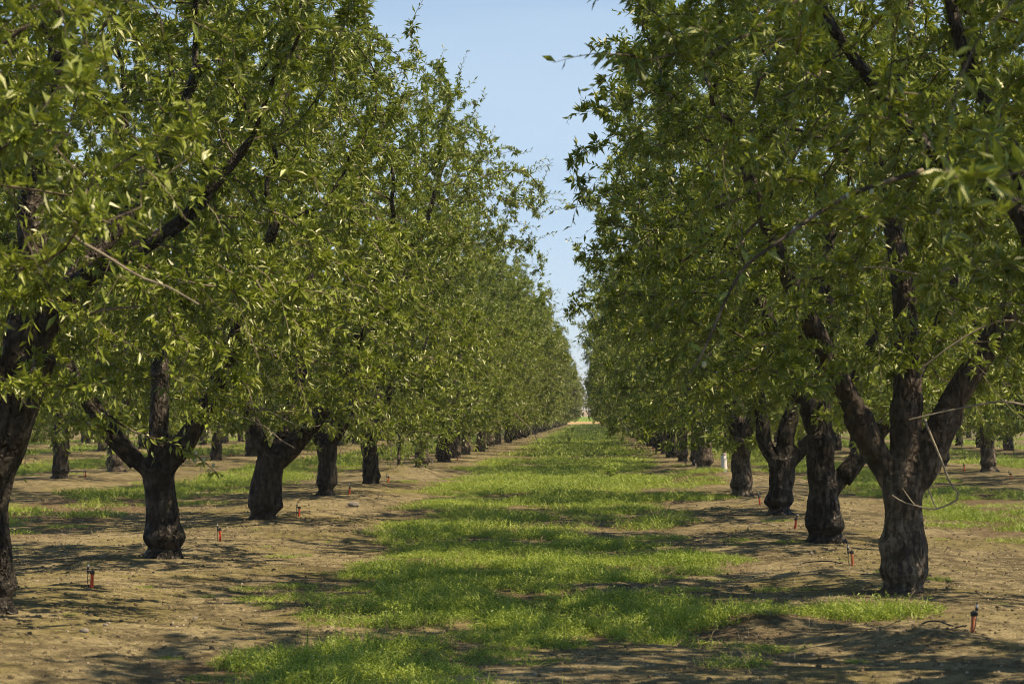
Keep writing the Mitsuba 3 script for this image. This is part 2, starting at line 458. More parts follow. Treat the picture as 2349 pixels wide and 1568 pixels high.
def trunk_mesh(rng, axis, stubs, base_r, seed, fine=0.05, bulge=1.0, roots=4):
    """rootstock, swollen graft collar, bole and the stumps of the limbs, in one smooth skin. axis: rows x, y, z, r"""
    A = resample(axis, 0.05)
    ang = np.arange(28) * 2 * np.pi / 28
    ph = rng.uniform(0, 2 * np.pi, 6)
    zz = A[:, 2]
    collar = rng.uniform(0.17, 0.24)
    R = A[:, 3][:, None] * np.ones(28)
    prof = 1 + bulge * (0.24 * np.exp(-((zz - collar) / 0.085) ** 2) + 0.07 * np.exp(-((zz - collar - 0.18) / 0.16) ** 2)) - bulge * 0.24 * ss(collar - 0.03, collar - 0.08, zz)
    R = R * (1 + (prof[:, None] - 1) * (0.9 + 0.22 * np.sin(ang + ph[5]) + 0.18 * np.sin(2 * ang + ph[2])))
    R = R * (1 + 0.05 * np.sin(2 * ang + ph[0] + zz[:, None] * 1.3) + 0.035 * np.sin(3 * ang + ph[1] - zz[:, None] * 2) + 0.02 * np.sin(7 * ang + ph[2]))
    flare = ss(0.13, -0.02, zz)[:, None]
    R = R * (1 + flare * (0.32 + 0.46 * np.maximum(0, np.sin(roots * ang + ph[3])) + 0.20 * np.maximum(0, np.sin(ang + ph[4]))))
    v = np.stack([A[:, 0][:, None] + R * np.cos(ang), A[:, 1][:, None] + R * np.sin(ang), zz[:, None] + 0 * R], -1).reshape(-1, 3)
    n, s = len(A), 28
    i, j = np.meshgrid(np.arange(n - 1), np.arange(s), indexing='ij')
    j2 = (j + 1) % s
    q = np.stack([i * s + j, i * s + j2, (i + 1) * s + j2, (i + 1) * s + j], -1).reshape(-1, 4)
    v = np.vstack([v, [[A[0, 0], A[0, 1], zz[0]]], [[A[-1, 0], A[-1, 1], zz[-1] + A[-1, 3] * 0.5]]])
    k = np.arange(s)
    f = np.vstack([q[:, [0, 1, 2]], q[:, [0, 2, 3]], np.stack([(k + 1) % s, k, k * 0 + n * s], 1), np.stack([(n - 1) * s + k, (n - 1) * s + (k + 1) % s, k * 0 + n * s + 1], 1)])
    trunk_r = float(axis[0][3])
    body = m3.Manifold(m3.Mesh(v.astype(np.float32), f.astype(np.uint32)))
    for S in stubs:
        balls = [m3.Manifold.sphere(float(p[3]), 14).translate([float(c) for c in p[:3]]) for p in S]
        for a, b in zip(balls[:-1], balls[1:]):
            body = body + m3.Manifold.batch_hull([a, b])
    body = body.refine_to_length(fine)
    mm = body.to_mesh()
    tm = trimesh.Trimesh(mm.vert_properties[:, :3], mm.tri_verts, process=True)
    trimesh.smoothing.filter_taubin(tm, lamb=0.5, nu=0.52, iterations=7)
    V, N = np.array(tm.vertices), np.array(tm.vertex_normals)
    a = np.arctan2(V[:, 1], V[:, 0])
    rid = meshkit.fbm(np.stack([np.cos(a) * 5, np.sin(a) * 5, V[:, 2] * 2.2], -1), 3, seed)
    lump = meshkit.fbm(V * 5, 2, seed + 3)
    lump2 = meshkit.fbm(V * 2.6 + seed, 2, seed + 5)
    V = V + N * ((rid - 0.5) * 0.04 + (lump - 0.5) * 0.05 + (lump2 - 0.5) * 0.06)[:, None] * min(1.0, trunk_r / 0.16)
    return V, np.array(tm.faces)


def make_tree(seed, spec, n_attract, leaf_each, leaf_len, tris, nuts=0, fine=0.05, twig_min=0.0, tip_r=0.0036, sides=(12, 5, 3), shoots=True, leaf_w=0.30):
    """Returns the parts of one almond tree about its own foot: {name: (mesh, bsdf, smooth)}"""
    rng = np.random.default_rng(seed)
    out = {}
    trunk = np.array(spec['trunk'], float)
    scaff = []
    stubs = []
    for S in spec['limbs']:
        S = np.array(S, float)
        R = resample(S, 0.2)
        scaff.append(R)
        d = np.concatenate([[0], np.cumsum(np.linalg.norm(np.diff(R[:, :3], axis=0), axis=1))])
        m = max(2, int(np.searchsorted(d, 0.42)) + 1)
        stubs.append(R[:m])
    out['trunk'] = (trunk_mesh(rng, trunk, stubs, 0, seed, fine, spec.get('bulge', 1.0)), spec.get('bark', 'bark_black'), True)
    A = crown_points(rng, n_attract, seed=seed, **spec['crown'])
    pos, par, kids, start = grow(rng, scaff, A, kill=spec.get('kill', 0.24), droop=spec.get('droop', 0.06))
    rad = radii(par, tip_r, 2.1)
    for S, s0 in zip(scaff, start):
        for k, p in enumerate(S):
            rad[s0 + k] = max(min(rad[s0 + k], p[3]), p[3] * 0.97)
    for k in range(len(par)):       # never thicker than what carries it
        if par[k] >= 0:
            rad[k] = min(rad[k], rad[par[k]] * 0.97)
    limb, other = chains(par, kids, rad, start)
    for k, c in enumerate(limb):
        c = [q for i, q in enumerate(c) if rad[q] > 0.006 or i < 3]
        P = np.column_stack([pos[c], rad[c]])
        P = P[1:] if len(P) > 3 else P
        P = resample(P, 0.1 if fine < 0.06 else 0.2)
        out['limb' if k == 0 else f'limb_{k:03d}'] = (tube(P[:, :3], P[:, 3], sides[0], 0.16, seed + k), spec.get('bark', 'bark_black'), True)
    big, small = [], []
    for c in other:
        r = rad[c].copy()
        r[0] = r[1]
        if r[1] < twig_min:
            continue
        P = pos[c] + rng.normal(0, 0.012, (len(c), 3))
        P[0] = pos[c[0]]
        (big if r[1] > 0.018 else small).append(tube(P, r, sides[1] if r[1] > 0.012 else sides[2]))
    if big:
        out['branches'] = (join(big), spec.get('bark', 'bark_black'), True)
    # leafy spurs along the young wood, long shoots at its ends
    deg = np.array([len(k) for k in kids])
    seg = unit(pos - pos[np.maximum(par, 0)])
    young = np.nonzero((rad < spec.get('leaf_r', 0.013)) & (par >= 0))[0]
    spur = np.repeat(young, rng.poisson(leaf_each / 7.5, len(young)))       # each spur carries a rosette
    s_dir = unit(rng.normal(0, 1, (len(spur), 3)) + seg[spur] * 0.4 + [0, 0, 0.25])
    s_pos = pos[spur] - seg[spur] * (rng.random((len(spur), 1)) * 0.2) + s_dir * rng.uniform(0.01, 0.045, (len(spur), 1))
    rep = np.repeat(np.arange(len(spur)), rng.integers(5, 11, len(spur)))
    at = spur[rep]
    pts = s_pos[rep] + rng.normal(0, 0.006, (len(rep), 3))
    ax = unit(s_dir[rep] * 0.95 + unit(rng.normal(0, 1, (len(rep), 3))) * 0.85 - [0, 0, 0.12])
    sh_twigs = []
    if shoots:
        tips = np.nonzero((deg == 0) & (rad < 0.02))[0]
        tips = tips[rng.random(len(tips)) < 0.62]
        L = rng.uniform(0.16, 0.46, len(tips))
        c0 = np.array([0, 0, 0.5 * (trunk[-1, 2] + A[:, 2].max())])
        outw = unit(pos[tips] - c0)
        hi = ss(2.2, 5.0, pos[tips][:, 2])[:, None]
        D = unit(seg[tips] * 0.7 + outw * 0.8 + np.array([0, 0, 1.0]) * (hi * 0.9 - 0.35) + rng.normal(0, 0.3, (len(tips), 3)))
        bend = rng.normal(0, 0.25, (len(tips), 3)) - np.array([0, 0, 0.25])
        n_l = np.maximum(3, (L / 0.030 * (0.085 / leaf_len)).astype(int))
        ii = np.repeat(np.arange(len(tips)), n_l)
        u = np.concatenate([(np.arange(n) + 0.7) / n for n in n_l])
        sp = pos[tips][ii] + D[ii] * (L[ii] * u)[:, None] + bend[ii] * (L[ii] * u ** 2)[:, None]
        tang = unit(D[ii] + 2 * bend[ii] * u[:, None])
        e1 = unit(np.cross(tang, [0.3, 0.5, 0.8]))
        e2 = np.cross(tang, e1)
        ph = np.arange(len(ii)) * 2.4 + rng.normal(0, 0.3, len(ii))
        rad_dir = np.cos(ph)[:, None] * e1 + np.sin(ph)[:, None] * e2
        pts = np.vstack([pts, sp])
        ax = np.vstack([ax, unit(rad_dir * 0.8 + tang * 0.75 + rng.normal(0, 0.12, (len(ii), 3)))])
        for k in range(len(tips)):
            us = np.linspace(0, 1, 4)[:, None]
            sh_twigs.append(tube(pos[tips[k]] + D[k] * L[k] * us + bend[k] * L[k] * us ** 2, np.linspace(tip_r, tip_r * 0.4, 4), 3))
    if twig_min > 0.004:
        sh_twigs = []
    if small or sh_twigs:
        out['twigs'] = (join(small + sh_twigs), 'twig_bark', False)
    n = len(pts)
    nrm = unit(np.array([0, 0, 0.75]) + rng.normal(0, 0.6, (n, 3)))
    ll = leaf_len * rng.uniform(0.5, 1.25, n)
    lw = ll * leaf_w * rng.uniform(0.8, 1.2, n)
    out['crown'] = (leaves(pts, ax, nrm, ll, lw, tris), spec.get('leaf', 'almond_leaf'), False)
    if nuts:
        k = rng.choice(len(at), min(nuts, len(at)), replace=False)
        out['almonds'] = (blobs(pts[:len(at)][k] - [0, 0, 0.015], rng.normal(0, 0.5, (len(k), 3)) + [0, 0, 1], rng.uniform(0.015, 0.021, len(k)), ICO0), 'husk', True)
    return out


def stock(rng, fork=0.95, r=0.17, n=3, lean=(0, 0), spread=0.55, top=2.3, r_limb=0.095):
    """an invented trunk and its scaffold limbs"""
    tr = [(0, 0, -0.12, r), (0, 0, 0.1, r), (lean[0] * 0.4, lean[1] * 0.4, 0.45, r * 0.96), (lean[0], lean[1], fork, r * 1.06)]
    limbs, a0 = [], rng.uniform(0, 6.28)
    for k in range(n):
        a = a0 + k * 2 * np.pi / n + rng.normal(0, 0.25)
        sp = spread * rng.uniform(0.75, 1.25)
        rl = r_limb * rng.uniform(0.85, 1.15)
        dx, dy = math.cos(a), math.sin(a)
        z0 = fork - rng.uniform(0.0, 0.15)
        h = top - z0
        limbs.append([(lean[0] + dx * 0.03, lean[1] + dy * 0.03, z0, rl * 1.15), (lean[0] + dx * 0.45 * sp, lean[1] + dy * 0.45 * sp, z0 + 0.38 * h, rl), (lean[0] + dx * sp * 1.05, lean[1] + dy * sp * 1.05, z0 + h, rl * 0.8),
                      (lean[0] + dx * sp * 1.7, lean[1] + dy * sp * 1.7, z0 + h * 1.6, rl * 0.6)])
    return {'trunk': tr, 'limbs': limbs}


def put_tree(parts, x, y, label, cat='almond tree', group=None, rot=0.0, name='almond_tree', part_labels=None):
    key = numbered(name)
    M = T().translate([x, y, float(zg(x, y)) - 0.02]).rotate([0, 0, 1], rot)
    for part, (mesh, mat, smooth) in parts.items():
        scene[f'{key}__{part}'] = ply(mesh, mat, smooth=smooth, to_world=M)
        if part in ('crown', 'twigs', 'branches', 'almonds'):
            tag(f'{key}__{part}', kind='stuff')
    tag(key, label, cat, group)
    for k, v in (part_labels or {}).items():
        tag(f'{key}__{k}', v)
    return key


def alley(side, r_alley, r_other=1.0, low=None):
    """reach of a crown towards the alley (side +1: the alley lies at +x)"""
    def fn(ang, z):
        c = np.cos(ang) * side
        v = np.where(c > 0, 1 + (r_alley - 1) * c ** 2, 1 + (r_other - 1) * c ** 2)
        return v
    return fn


# ---- the trees nearest to the eye, each with the limbs it has
NEAR = []


def near_tree(seed, x, y, label, spec, n=2600, each=46.0, leaf=0.088, nuts=160, tris=2):
    NEAR.append(1)
    return put_tree(make_tree(seed, spec, n, each, leaf, tris, nuts), x, y, label, group='almond trees of the two rows along the grass alley')


R17 = lambda pts: pts
L0 = {'trunk': [(0.02, 0, -0.12, 0.16), (0.0, 0, 0.10, 0.16), (-0.03, 0, 0.5, 0.15), (-0.04, 0, 0.9, 0.155), (0.10, 0.0, 1.36, 0.165), (0.26, 0.0, 1.85, 0.18)],
      'limbs': [[(0.18, 0, 1.80, 0.115), (0.45, -0.05, 2.25, 0.09), (0.80, -0.1, 2.50, 0.075), (1.30, 0.2, 2.85, 0.055), (1.75, 0.3, 3.4, 0.035)],
                [(0.20, 0, 1.85, 0.13), (0.22, 0.2, 2.5, 0.115), (0.16, 0.35, 3.2, 0.095), (0.30, 0.5, 4.2, 0.07)],
                [(0.12, 0, 1.55, 0.12), (-0.12, -0.15, 1.95, 0.11), (-0.4, -0.3, 2.5, 0.09), (-0.9, -0.5, 3.4, 0.07)],
                [(0.22, 0.05, 1.9, 0.10), (0.55, 0.5, 2.6, 0.08), (0.95, 1.0, 3.3, 0.06), (1.2, 1.3, 4.2, 0.04)]],
      'crown': dict(zb=1.55, zt=7.6, rx=2.75, ry=2.55, hole=0.50, reach=alley(1, 0.98)), 'bark': 'bark_black'}
L1 = {'trunk': [(0.02, 0, -0.12, 0.165), (0.02, 0, 0.1, 0.165), (0.0, 0, 0.5, 0.15), (-0.06, 0, 0.92, 0.17)],
      'limbs': [[(-0.10, 0, 0.86, 0.10), (-0.38, -0.1, 1.12, 0.095), (-0.75, -0.2, 1.66, 0.085), (-1.1, -0.3, 2.3, 0.07), (-1.5, -0.4, 3.2, 0.05)],
                [(-0.05, 0.02, 0.92, 0.11), (-0.07, 0.15, 1.6, 0.10), (-0.10, 0.4, 2.4, 0.085), (0.1, 0.7, 3.4, 0.065)],
                [(0.0, 0, 0.88, 0.11), (0.26, 0.0, 1.22, 0.10), (0.58, -0.1, 1.80, 0.09), (0.85, -0.3, 2.4, 0.075), (1.2, -0.5, 3.3, 0.055)]],
      'crown': dict(zb=1.35, zt=7.3, rx=2.85, ry=2.5, hole=0.50, hollow=1.3, reach=alley(1, 0.97)), 'bark': 'bark_black'}
L2 = {'trunk': [(0.0, 0, -0.12, 0.19), (0.0, 0, 0.1, 0.185), (0.02, 0, 0.45, 0.185), (0.10, 0, 0.88, 0.205)],
      'limbs': [[(0.02, 0, 0.82, 0.115), (-0.12, 0.0, 1.2, 0.10), (-0.3, -0.1, 1.75, 0.085), (-0.6, -0.3, 2.6, 0.07), (-1.0, -0.5, 3.4, 0.05)],
                [(0.16, 0, 0.80, 0.15), (0.48, -0.05, 1.10, 0.135), (0.82, -0.1, 1.52, 0.11), (1.15, -0.3, 2.1, 0.095), (1.5, -0.4, 3.0, 0.07), (1.75, -0.5, 3.9, 0.05)],
                [(0.16, 0.05, 0.9, 0.12), (0.35, 0.25, 1.5, 0.105), (0.45, 0.5, 2.3, 0.09), (0.5, 0.7, 3.4, 0.065)]],
      'crown': dict(zb=1.2, zt=7.2, rx=2.85, ry=2.5, hole=0.50, hollow=1.2, reach=alley(1, 1.0)), 'bark': 'bark_black'}
R0 = {'trunk': [(0.0, 0, -0.12, 0.165), (0.0, 0, 0.1, 0.165), (-0.01, 0, 0.45, 0.165), (0.0, 0, 0.75, 0.175), (0.0, 0, 0.98, 0.205)],
      'limbs': [[(-0.09, 0, 0.92, 0.115), (-0.26, -0.05, 1.22, 0.10), (-0.45, -0.12, 1.60, 0.092), (-0.70, -0.2, 2.08, 0.085), (-0.95, -0.35, 2.55, 0.07), (-1.3, -0.5, 3.4, 0.05)],
                [(0.01, 0.0, 0.95, 0.145), (0.04, 0.02, 1.45, 0.125), (0.05, 0.05, 2.05, 0.11), (0.0, 0.1, 2.7, 0.09), (-0.15, 0.3, 3.8, 0.065)],
                [(0.12, 0.0, 0.92, 0.14), (0.27, 0.0, 1.28, 0.12), (0.50, 0.0, 1.72, 0.125), (0.82, -0.05, 2.22, 0.11), (1.15, -0.1, 2.8, 0.085), (1.4, -0.2, 3.8, 0.06)]],
      'crown': dict(zb=1.6, zt=7.5, rx=2.75, ry=2.35, hole=0.50, reach=alley(-1, 0.95)), 'bark': 'bark_brown'}
R1 = {'trunk': [(0.0, 0, -0.12, 0.185), (0.0, 0, 0.1, 0.18), (-0.02, 0, 0.40, 0.17), (-0.03, 0, 0.85, 0.165), (-0.03, 0, 1.2, 0.165)],
      'limbs': [[(0.05, 0, 0.58, 0.115), (0.28, 0.0, 0.82, 0.105), (0.50, 0.0, 1.12, 0.095), (0.80, 0.0, 1.48, 0.085), (1.2, 0.1, 2.2, 0.07), (1.5, 0.1, 3.0, 0.05)],
                [(-0.03, 0, 1.15, 0.135), (-0.02, 0.05, 1.8, 0.115), (0.05, 0.1, 2.6, 0.09), (0.1, 0.2, 3.6, 0.065)],
                [(-0.05, 0, 1.25, 0.115), (-0.30, -0.05, 1.8, 0.095), (-0.62, -0.1, 2.5, 0.08), (-1.0, -0.2, 3.3, 0.055)]],
      'crown': dict(zb=1.5, zt=7.5, rx=2.75, ry=2.35, hole=0.50, reach=alley(-1, 0.95)), 'bark': 'bark_black'}
R2 = {'trunk': [(0.0, 0, -0.12, 0.175), (0.0, 0, 0.1, 0.175), (0.03, 0, 0.45, 0.18), (0.03, 0, 0.82, 0.20)],
      'limbs': [[(-0.05, 0, 0.78, 0.115), (-0.22, 0.0, 1.1, 0.10), (-0.25, 0.0, 1.6, 0.09), (-0.45, -0.1, 2.4, 0.07), (-0.9, -0.2, 3.3, 0.05)],
                [(0.06, 0, 0.82, 0.13), (0.14, 0.0, 1.3, 0.11), (0.35, 0.05, 1.9, 0.10), (0.55, 0.1, 2.6, 0.08), (0.7, 0.1, 3.5, 0.055)],
                [(0.12, 0, 0.74, 0.115), (0.36, 0.0, 0.98, 0.10), (0.62, 0.0, 1.22, 0.09), (1.0, 0.1, 1.8, 0.075), (1.5, 0.2, 2.8, 0.05)]],
      'crown': dict(zb=1.4, zt=7.4, rx=2.75, ry=2.35, hole=0.50, reach=alley(-1, 0.95)), 'bark': 'bark_black'}
L3 = {'trunk': [(0.0, 0, -0.12, 0.16), (0.0, 0, 0.1, 0.16), (0.02, 0, 0.5, 0.15), (0.0, 0, 0.92, 0.165)],
      'limbs': [[(-0.05, 0, 0.85, 0.10), (-0.3, 0.1, 1.35, 0.09), (-0.6, 0.2, 2.2, 0.075), (-0.9, 0.3, 3.2, 0.05)],
                [(0.06, 0, 0.85, 0.10), (0.35, -0.1, 1.3, 0.09), (0.7, -0.15, 2.1, 0.08), (1.2, -0.2, 3.3, 0.065), (1.7, -0.2, 4.6, 0.05), (2.0, -0.2, 5.6, 0.035)],
                [(0.0, 0.03, 0.9, 0.10), (0.05, 0.4, 1.6, 0.085), (0.15, 0.6, 2.6, 0.075), (0.3, 0.7, 4.2, 0.055), (0.5, 0.7, 5.6, 0.04)]],
      'crown': dict(zb=0.95, zt=8.0, rx=2.9, ry=2.6, hole=0.46, reach=lambda ang, z: alley(1, 1.0)(ang, z) * np.where(np.cos(ang) > 0.3, np.interp(z, [0, 3.6, 4.6, 5.6, 6.3, 7.2, 8.0], [0.95, 0.98, 1.30, 1.28, 1.0, 1.0, 1.0]), 1.0)), 'bark': 'bark_black'}
rng0 = np.random.default_rng(5)
LB = {**stock(rng0), 'crown': dict(zb=2.0, zt=7.2, rx=2.75, ry=2.6, hole=0.41, reach=alley(1, 0.96))}
RA = {'trunk': [(0, 0, -0.12, 0.17), (0, 0, 0.1, 0.17), (0, 0, 0.5, 0.165), (0, 0, 0.95, 0.18)],
      'limbs': [[(-0.04, 0, 0.9, 0.10), (-0.08, 0.05, 1.8, 0.075), (-0.24, 0.2, 2.6, 0.055), (-0.68, 0.35, 2.95, 0.042), (-1.28, 0.4, 3.74, 0.030), (-1.7, 0.4, 4.7, 0.02)],
                [(0.03, 0.05, 0.95, 0.11), (0.05, 0.3, 1.9, 0.08), (-0.15, 0.6, 2.9, 0.055), (-0.45, 0.8, 3.7, 0.042), (-0.6, 0.8, 4.6, 0.03)],
                [(0.08, -0.05, 0.9, 0.10), (0.5, -0.4, 1.8, 0.09), (0.9, -0.8, 2.8, 0.07), (1.2, -1.0, 3.9, 0.05)]],
      'crown': dict(zb=2.0, zt=7.2, rx=2.75, ry=2.45, hole=0.46, reach=alley(-1, 0.84)), 'droop': 0.12}
RB = {**stock(rng0), 'crown': dict(zb=1.75, zt=6.0, rx=2.5, ry=2.2, hole=0.45, reach=alley(-1, 0.66))}
near_tree(101, -4.33, 13.75, 'leaning dark trunk of the almond tree cut by the left picture edge, leafy crown above', L0, nuts=700)
near_tree(102, -4.3, 19.12, 'almond tree with dark trunk and three spreading limbs, second trunk from the left edge', L1, nuts=700)
near_tree(103, -4.4, 25.7, 'thick black-trunked almond tree forking widely to the right, third trunk from the left edge', L2, tris=2, nuts=500)
near_tree(206, -4.55, 32.8, 'slender black-trunked almond tree with a raised crown, fourth trunk from the left edge', L3, each=38, tris=2, nuts=350)
near_tree(104, -4.4, 8.9, 'almond branches with pale nuts hanging into the upper left corner, trunk out of view', LB, 2000, 34, nuts=800)
near_tree(201, 2.52, 15.7, 'large almond tree with brown ridged trunk and three thick limbs, nearest trunk on the right', R0, nuts=300)
near_tree(202, 2.6, 21.66, 'black-trunked almond tree with a side limb rising right, behind the nearest right tree', R1, nuts=60)
near_tree(203, 2.64, 27.3, 'glossy black almond trunk splitting into a wide Y, third trunk on the right', R2, nuts=60, tris=2)
near_tree(204, 2.7, 10.9, 'dark leafy almond branches hanging across the upper right, trunk out of view', RA, 2300, 42, nuts=110)
near_tree(205, 2.7, 5.2, 'blurred almond leaves and twig tips poking in at the right picture edge', RB, 500, 26, nuts=20)

# ---- tree kinds for the rows behind: three grades of fineness, several trees of each
KINDS = {'mid': [], 'far': [], 'tiny': []}


def kind(grade, seed, **kw):
    rng = np.random.default_rng(seed)
    sp = stock(rng, rng.uniform(0.85, 1.1), rng.uniform(0.16, 0.195), int(rng.integers(3, 5)), rng.uniform(-0.06, 0.06, 2), rng.uniform(0.45, 0.65))
    sp['crown'] = dict(zb=0.85, zt=rng.uniform(7.2, 8.0), rx=2.8, ry=2.55, hole=0.49, hollow=0.8)
    sp['bark'] = kw.pop('bark')
    sp['leaf'] = kw.pop('leaf', 'almond_leaf')
    sp['kill'] = kw.pop('kill', 0.32)
    sp['leaf_r'] = kw.pop('leaf_r', 0.013)
    name = f'{grade}_almond_kind_{len(KINDS[grade])}'
    parts = make_tree(seed, sp, **kw)
    scene[name] = {'type': 'shapegroup', **{p: ply(m, mat, smooth=s) for p, (m, mat, s) in parts.items()}}
    KINDS[grade].append((name, list(parts), sp['bark']))


for s, b in ((301, 'bark_black'), (302, 'bark_brown'), (303, 'bark_black'), (304, 'bark_black'), (305, 'bark_brown')):
    kind('mid', s, bark=b, n_attract=1700, leaf_each=34, leaf_len=0.112, tris=2, nuts=0, fine=0.08, tip_r=0.004, twig_min=0.005, sides=(8, 4, 3))
for s, b in ((311, 'bark_black'), (312, 'bark_brown'), (313, 'bark_black'), (314, 'bark_black')):
    kind('far', s, bark=b, n_attract=1000, leaf_each=24, leaf_len=0.18, tris=2, fine=0.12, tip_r=0.005, twig_min=0.012, sides=(6, 3, 3), leaf='far_leaf', kill=0.36, leaf_r=0.016)
for s, b in ((321, 'bark_black'), (322, 'bark_brown'), (323, 'bark_black')):
    kind('tiny', s, bark=b, n_attract=480, leaf_each=22, leaf_len=0.28, tris=2, fine=0.2, tip_r=0.006, twig_min=0.03, sides=(5, 3, 3), leaf='far_leaf', kill=0.40, leaf_r=0.02)

ORD = ['zeroth', 'first', 'second', 'third', 'fourth', 'fifth', 'sixth', 'seventh', 'eighth', 'ninth', 'tenth', 'eleventh', 'twelfth', 'thirteenth', 'fourteenth', 'fifteenth', 'sixteenth', 'seventeenth', 'eighteenth', 'nineteenth', 'twentieth']
ORD += ['twenty-' + o for o in ORD[1:10]] + ['thirtieth'] + ['thirty-' + o for o in ORD[1:10]]
rngp = np.random.default_rng(77)


def row_tree(x, y, label, group, grade, k=None):
    kinds = KINDS[grade]
    name, parts, b = kinds[int(rngp.integers(len(kinds))) if k is None else k]
    key = numbered('almond_tree')
    s = rngp.uniform(0.88, 1.13)
    scene[key] = {'type': 'instance', 'group': ref(name),
                  'to_world': T().translate([x, y, float(zg(x, y)) - 0.02])  .rotate([0, 0, 1], float(180 * rngp.integers(2) + rngp.uniform(-25, 25))).scale([s, s, s * rngp.uniform(0.95, 1.05)])}
    for p in parts:
        if p in ('crown', 'twigs', 'branches'):
            tag(f'{key}__{p}', kind='stuff')
    tag(key, label, 'almond tree', group)


def grade_of(y, x):
    return 'mid' if y < (88 if abs(x) < 5 else 62) else 'far' if y < 165 else 'tiny'


left_y = [38.0, 50.0, 56.8, 62.2] + list(np.arange(68.0, ROW_END - 1, 5.8))
right_y = [32.9, 47.2, 51.5] + list(np.arange(57.2, ROW_END - 1, 5.8))
for side, xr, ys, first in (('left', -4.4, left_y, 5), ('right', 2.7, right_y, 4)):
    for i, y in enumerate(ys):
        n = first + i + (1 if y > (44 if side == 'left' else 40) else 0)
        g = f'almond trees of the two rows along the grass alley'
        if n <= 26:
            lab = f'almond tree in the {side} alley row, {ORD[n]} trunk from the near end'
        else:
            lab, g = f'tiny almond tree near the far end of the {side} row of the grass alley', f'almond trees at the far end of the {side} alley row'
        row_tree(xr + rngp.normal(0, 0.10), y + rngp.normal(0, 0.1), lab, g, grade_of(y, xr), {('left', 38.0): 0, ('right', 32.9): 1, ('right', 47.2): 4}.get((side, y)))
SIDE = [(-11.6, np.concatenate([[29.0, 35.0, 40.9, 47.0, 53.0, 58.9, 64.9], np.arange(70.7, 110, 5.8)]), 'second row left of the grass alley', 41),
        (-18.7, np.arange(50.0, 122, 5.8), 'third row left of the grass alley', 0), (-25.8, np.arange(74.0, 128, 5.8), 'fourth row left of the grass alley', 0), (-32.9, np.arange(96.0, 150, 5.8), 'fifth row left of the grass alley', 0),
        (9.6, np.arange(35.6, 112, 5.8), 'second row right of the grass alley', 47), (16.7, np.arange(66.0, 128, 5.8), 'third row right of the grass alley', 0), (23.8, np.arange(98.0, 150, 5.8), 'fourth row right of the grass alley', 0)]
HIDDEN = {(-18.7, 0), (-18.7, 11), (-18.7, 12), (-25.8, 0), (-25.8, 1), (-25.8, 7), (-25.8, 8), (-32.9, 0), (-32.9, 1), (-32.9, 6), (-32.9, 7), (-32.9, 8), (-32.9, 9), (9.6, 13),
          (16.7, 7), (16.7, 8), (23.8, 0), (23.8, 1), (23.8, 2), (23.8, 5), (23.8, 6), (23.8, 7), (23.8, 8)}        # nothing of these shows
for x, ys, where, hero in SIDE:
    for i, y in enumerate(ys):
        lab = f'almond tree, {ORD[i + 1]} from the near end, {where}'.replace('of the grass alley', 'of the alley')
        dx, dy = rngp.normal(0, 0.08), rngp.normal(0, 0.15)
        if (x, i) not in HIDDEN:
            row_tree(x + dx, y + dy, lab, f'almond trees of the {where}', grade_of(y, x))


# ------------------------------------------------------------------ the two replants
def replant(seed, x, y, label, weep, sleeve):
    rng = np.random.default_rng(seed)
    sp = {'trunk': [(0, 0, -0.1, 0.035), (0, 0, 0.3, 0.033), (0.02, 0, 0.62, 0.03), (0.02, 0, 0.75, 0.03)], 'bulge': 0.2, 'bark': 'bark_brown',
          'limbs': [[(0.02, 0, 0.7, 0.026), (0.05, 0.02, 1.2, 0.022), (0.1, 0.05, 1.9, 0.015)], [(0.02, 0, 0.7, 0.022), (-0.18, 0.1, 1.1, 0.018), (-0.35, 0.2, 1.6, 0.012)], [(0.02, 0, 0.72, 0.022), (0.2, -0.12, 1.1, 0.018), (0.4, -0.2, 1.5, 0.012)]],
          'crown': dict(zb=0.12 if weep else 0.70, zt=2.5, rx=1.0 if weep else 0.75, ry=0.85, hole=0.15, hollow=0.0), 'kill': 0.2, 'droop': 0.25 if weep else 0.1}
    parts = make_tree(seed, sp, 480, 16.0, 0.09, 2, 0, fine=0.05, tip_r=0.0025)
    if sleeve:
        zs = np.linspace(0.0, 0.40, 9)
        ang = np.linspace(0, 2 * np.pi, 21)[:-1]
        ring = 0.062 * (1 + 0.12 * np.sin(4 * ang) ** 2)
        v, f = tube(np.stack([0.004 * np.sin(9 * zs), 0 * zs, zs], 1), 0.066 * (1 + 0.03 * np.sin(zs * 17)), 14, 0.10, 4)
        parts['tree_guard'] = ((v, f), 'white_card', True)
        v, f = tube(np.stack([0.004 + 0 * zs, 0 * zs, 0.38 + zs * 0.2], 1), 0.058, 14)
        parts['guard_rim'] = ((v, f), 'grey_plastic', True)
    key = put_tree(parts, x, y, label, 'young tree', name='young_almond_tree')
    return key


replant(401, -4.46, 44.3, 'young bushy almond tree with leaves weeping to the ground in the left row', True, False)
k = replant(402, 2.79, 40.76, 'young almond tree in a white trunk guard standing in the right row', False, True)
tag(k + '__tree_guard', 'white cardboard trunk guard')


# ------------------------------------------------------------------ broken branch, sprigs, fallen wood
def bough(key, P, r0, r1, mat='twig_bark', sides=7):
    P = resample(np.array(P, float), 0.06)
    scene[key] = ply(tube(P, np.linspace(r0, r1, len(P)), sides, 0.12, 5), mat, smooth=True)


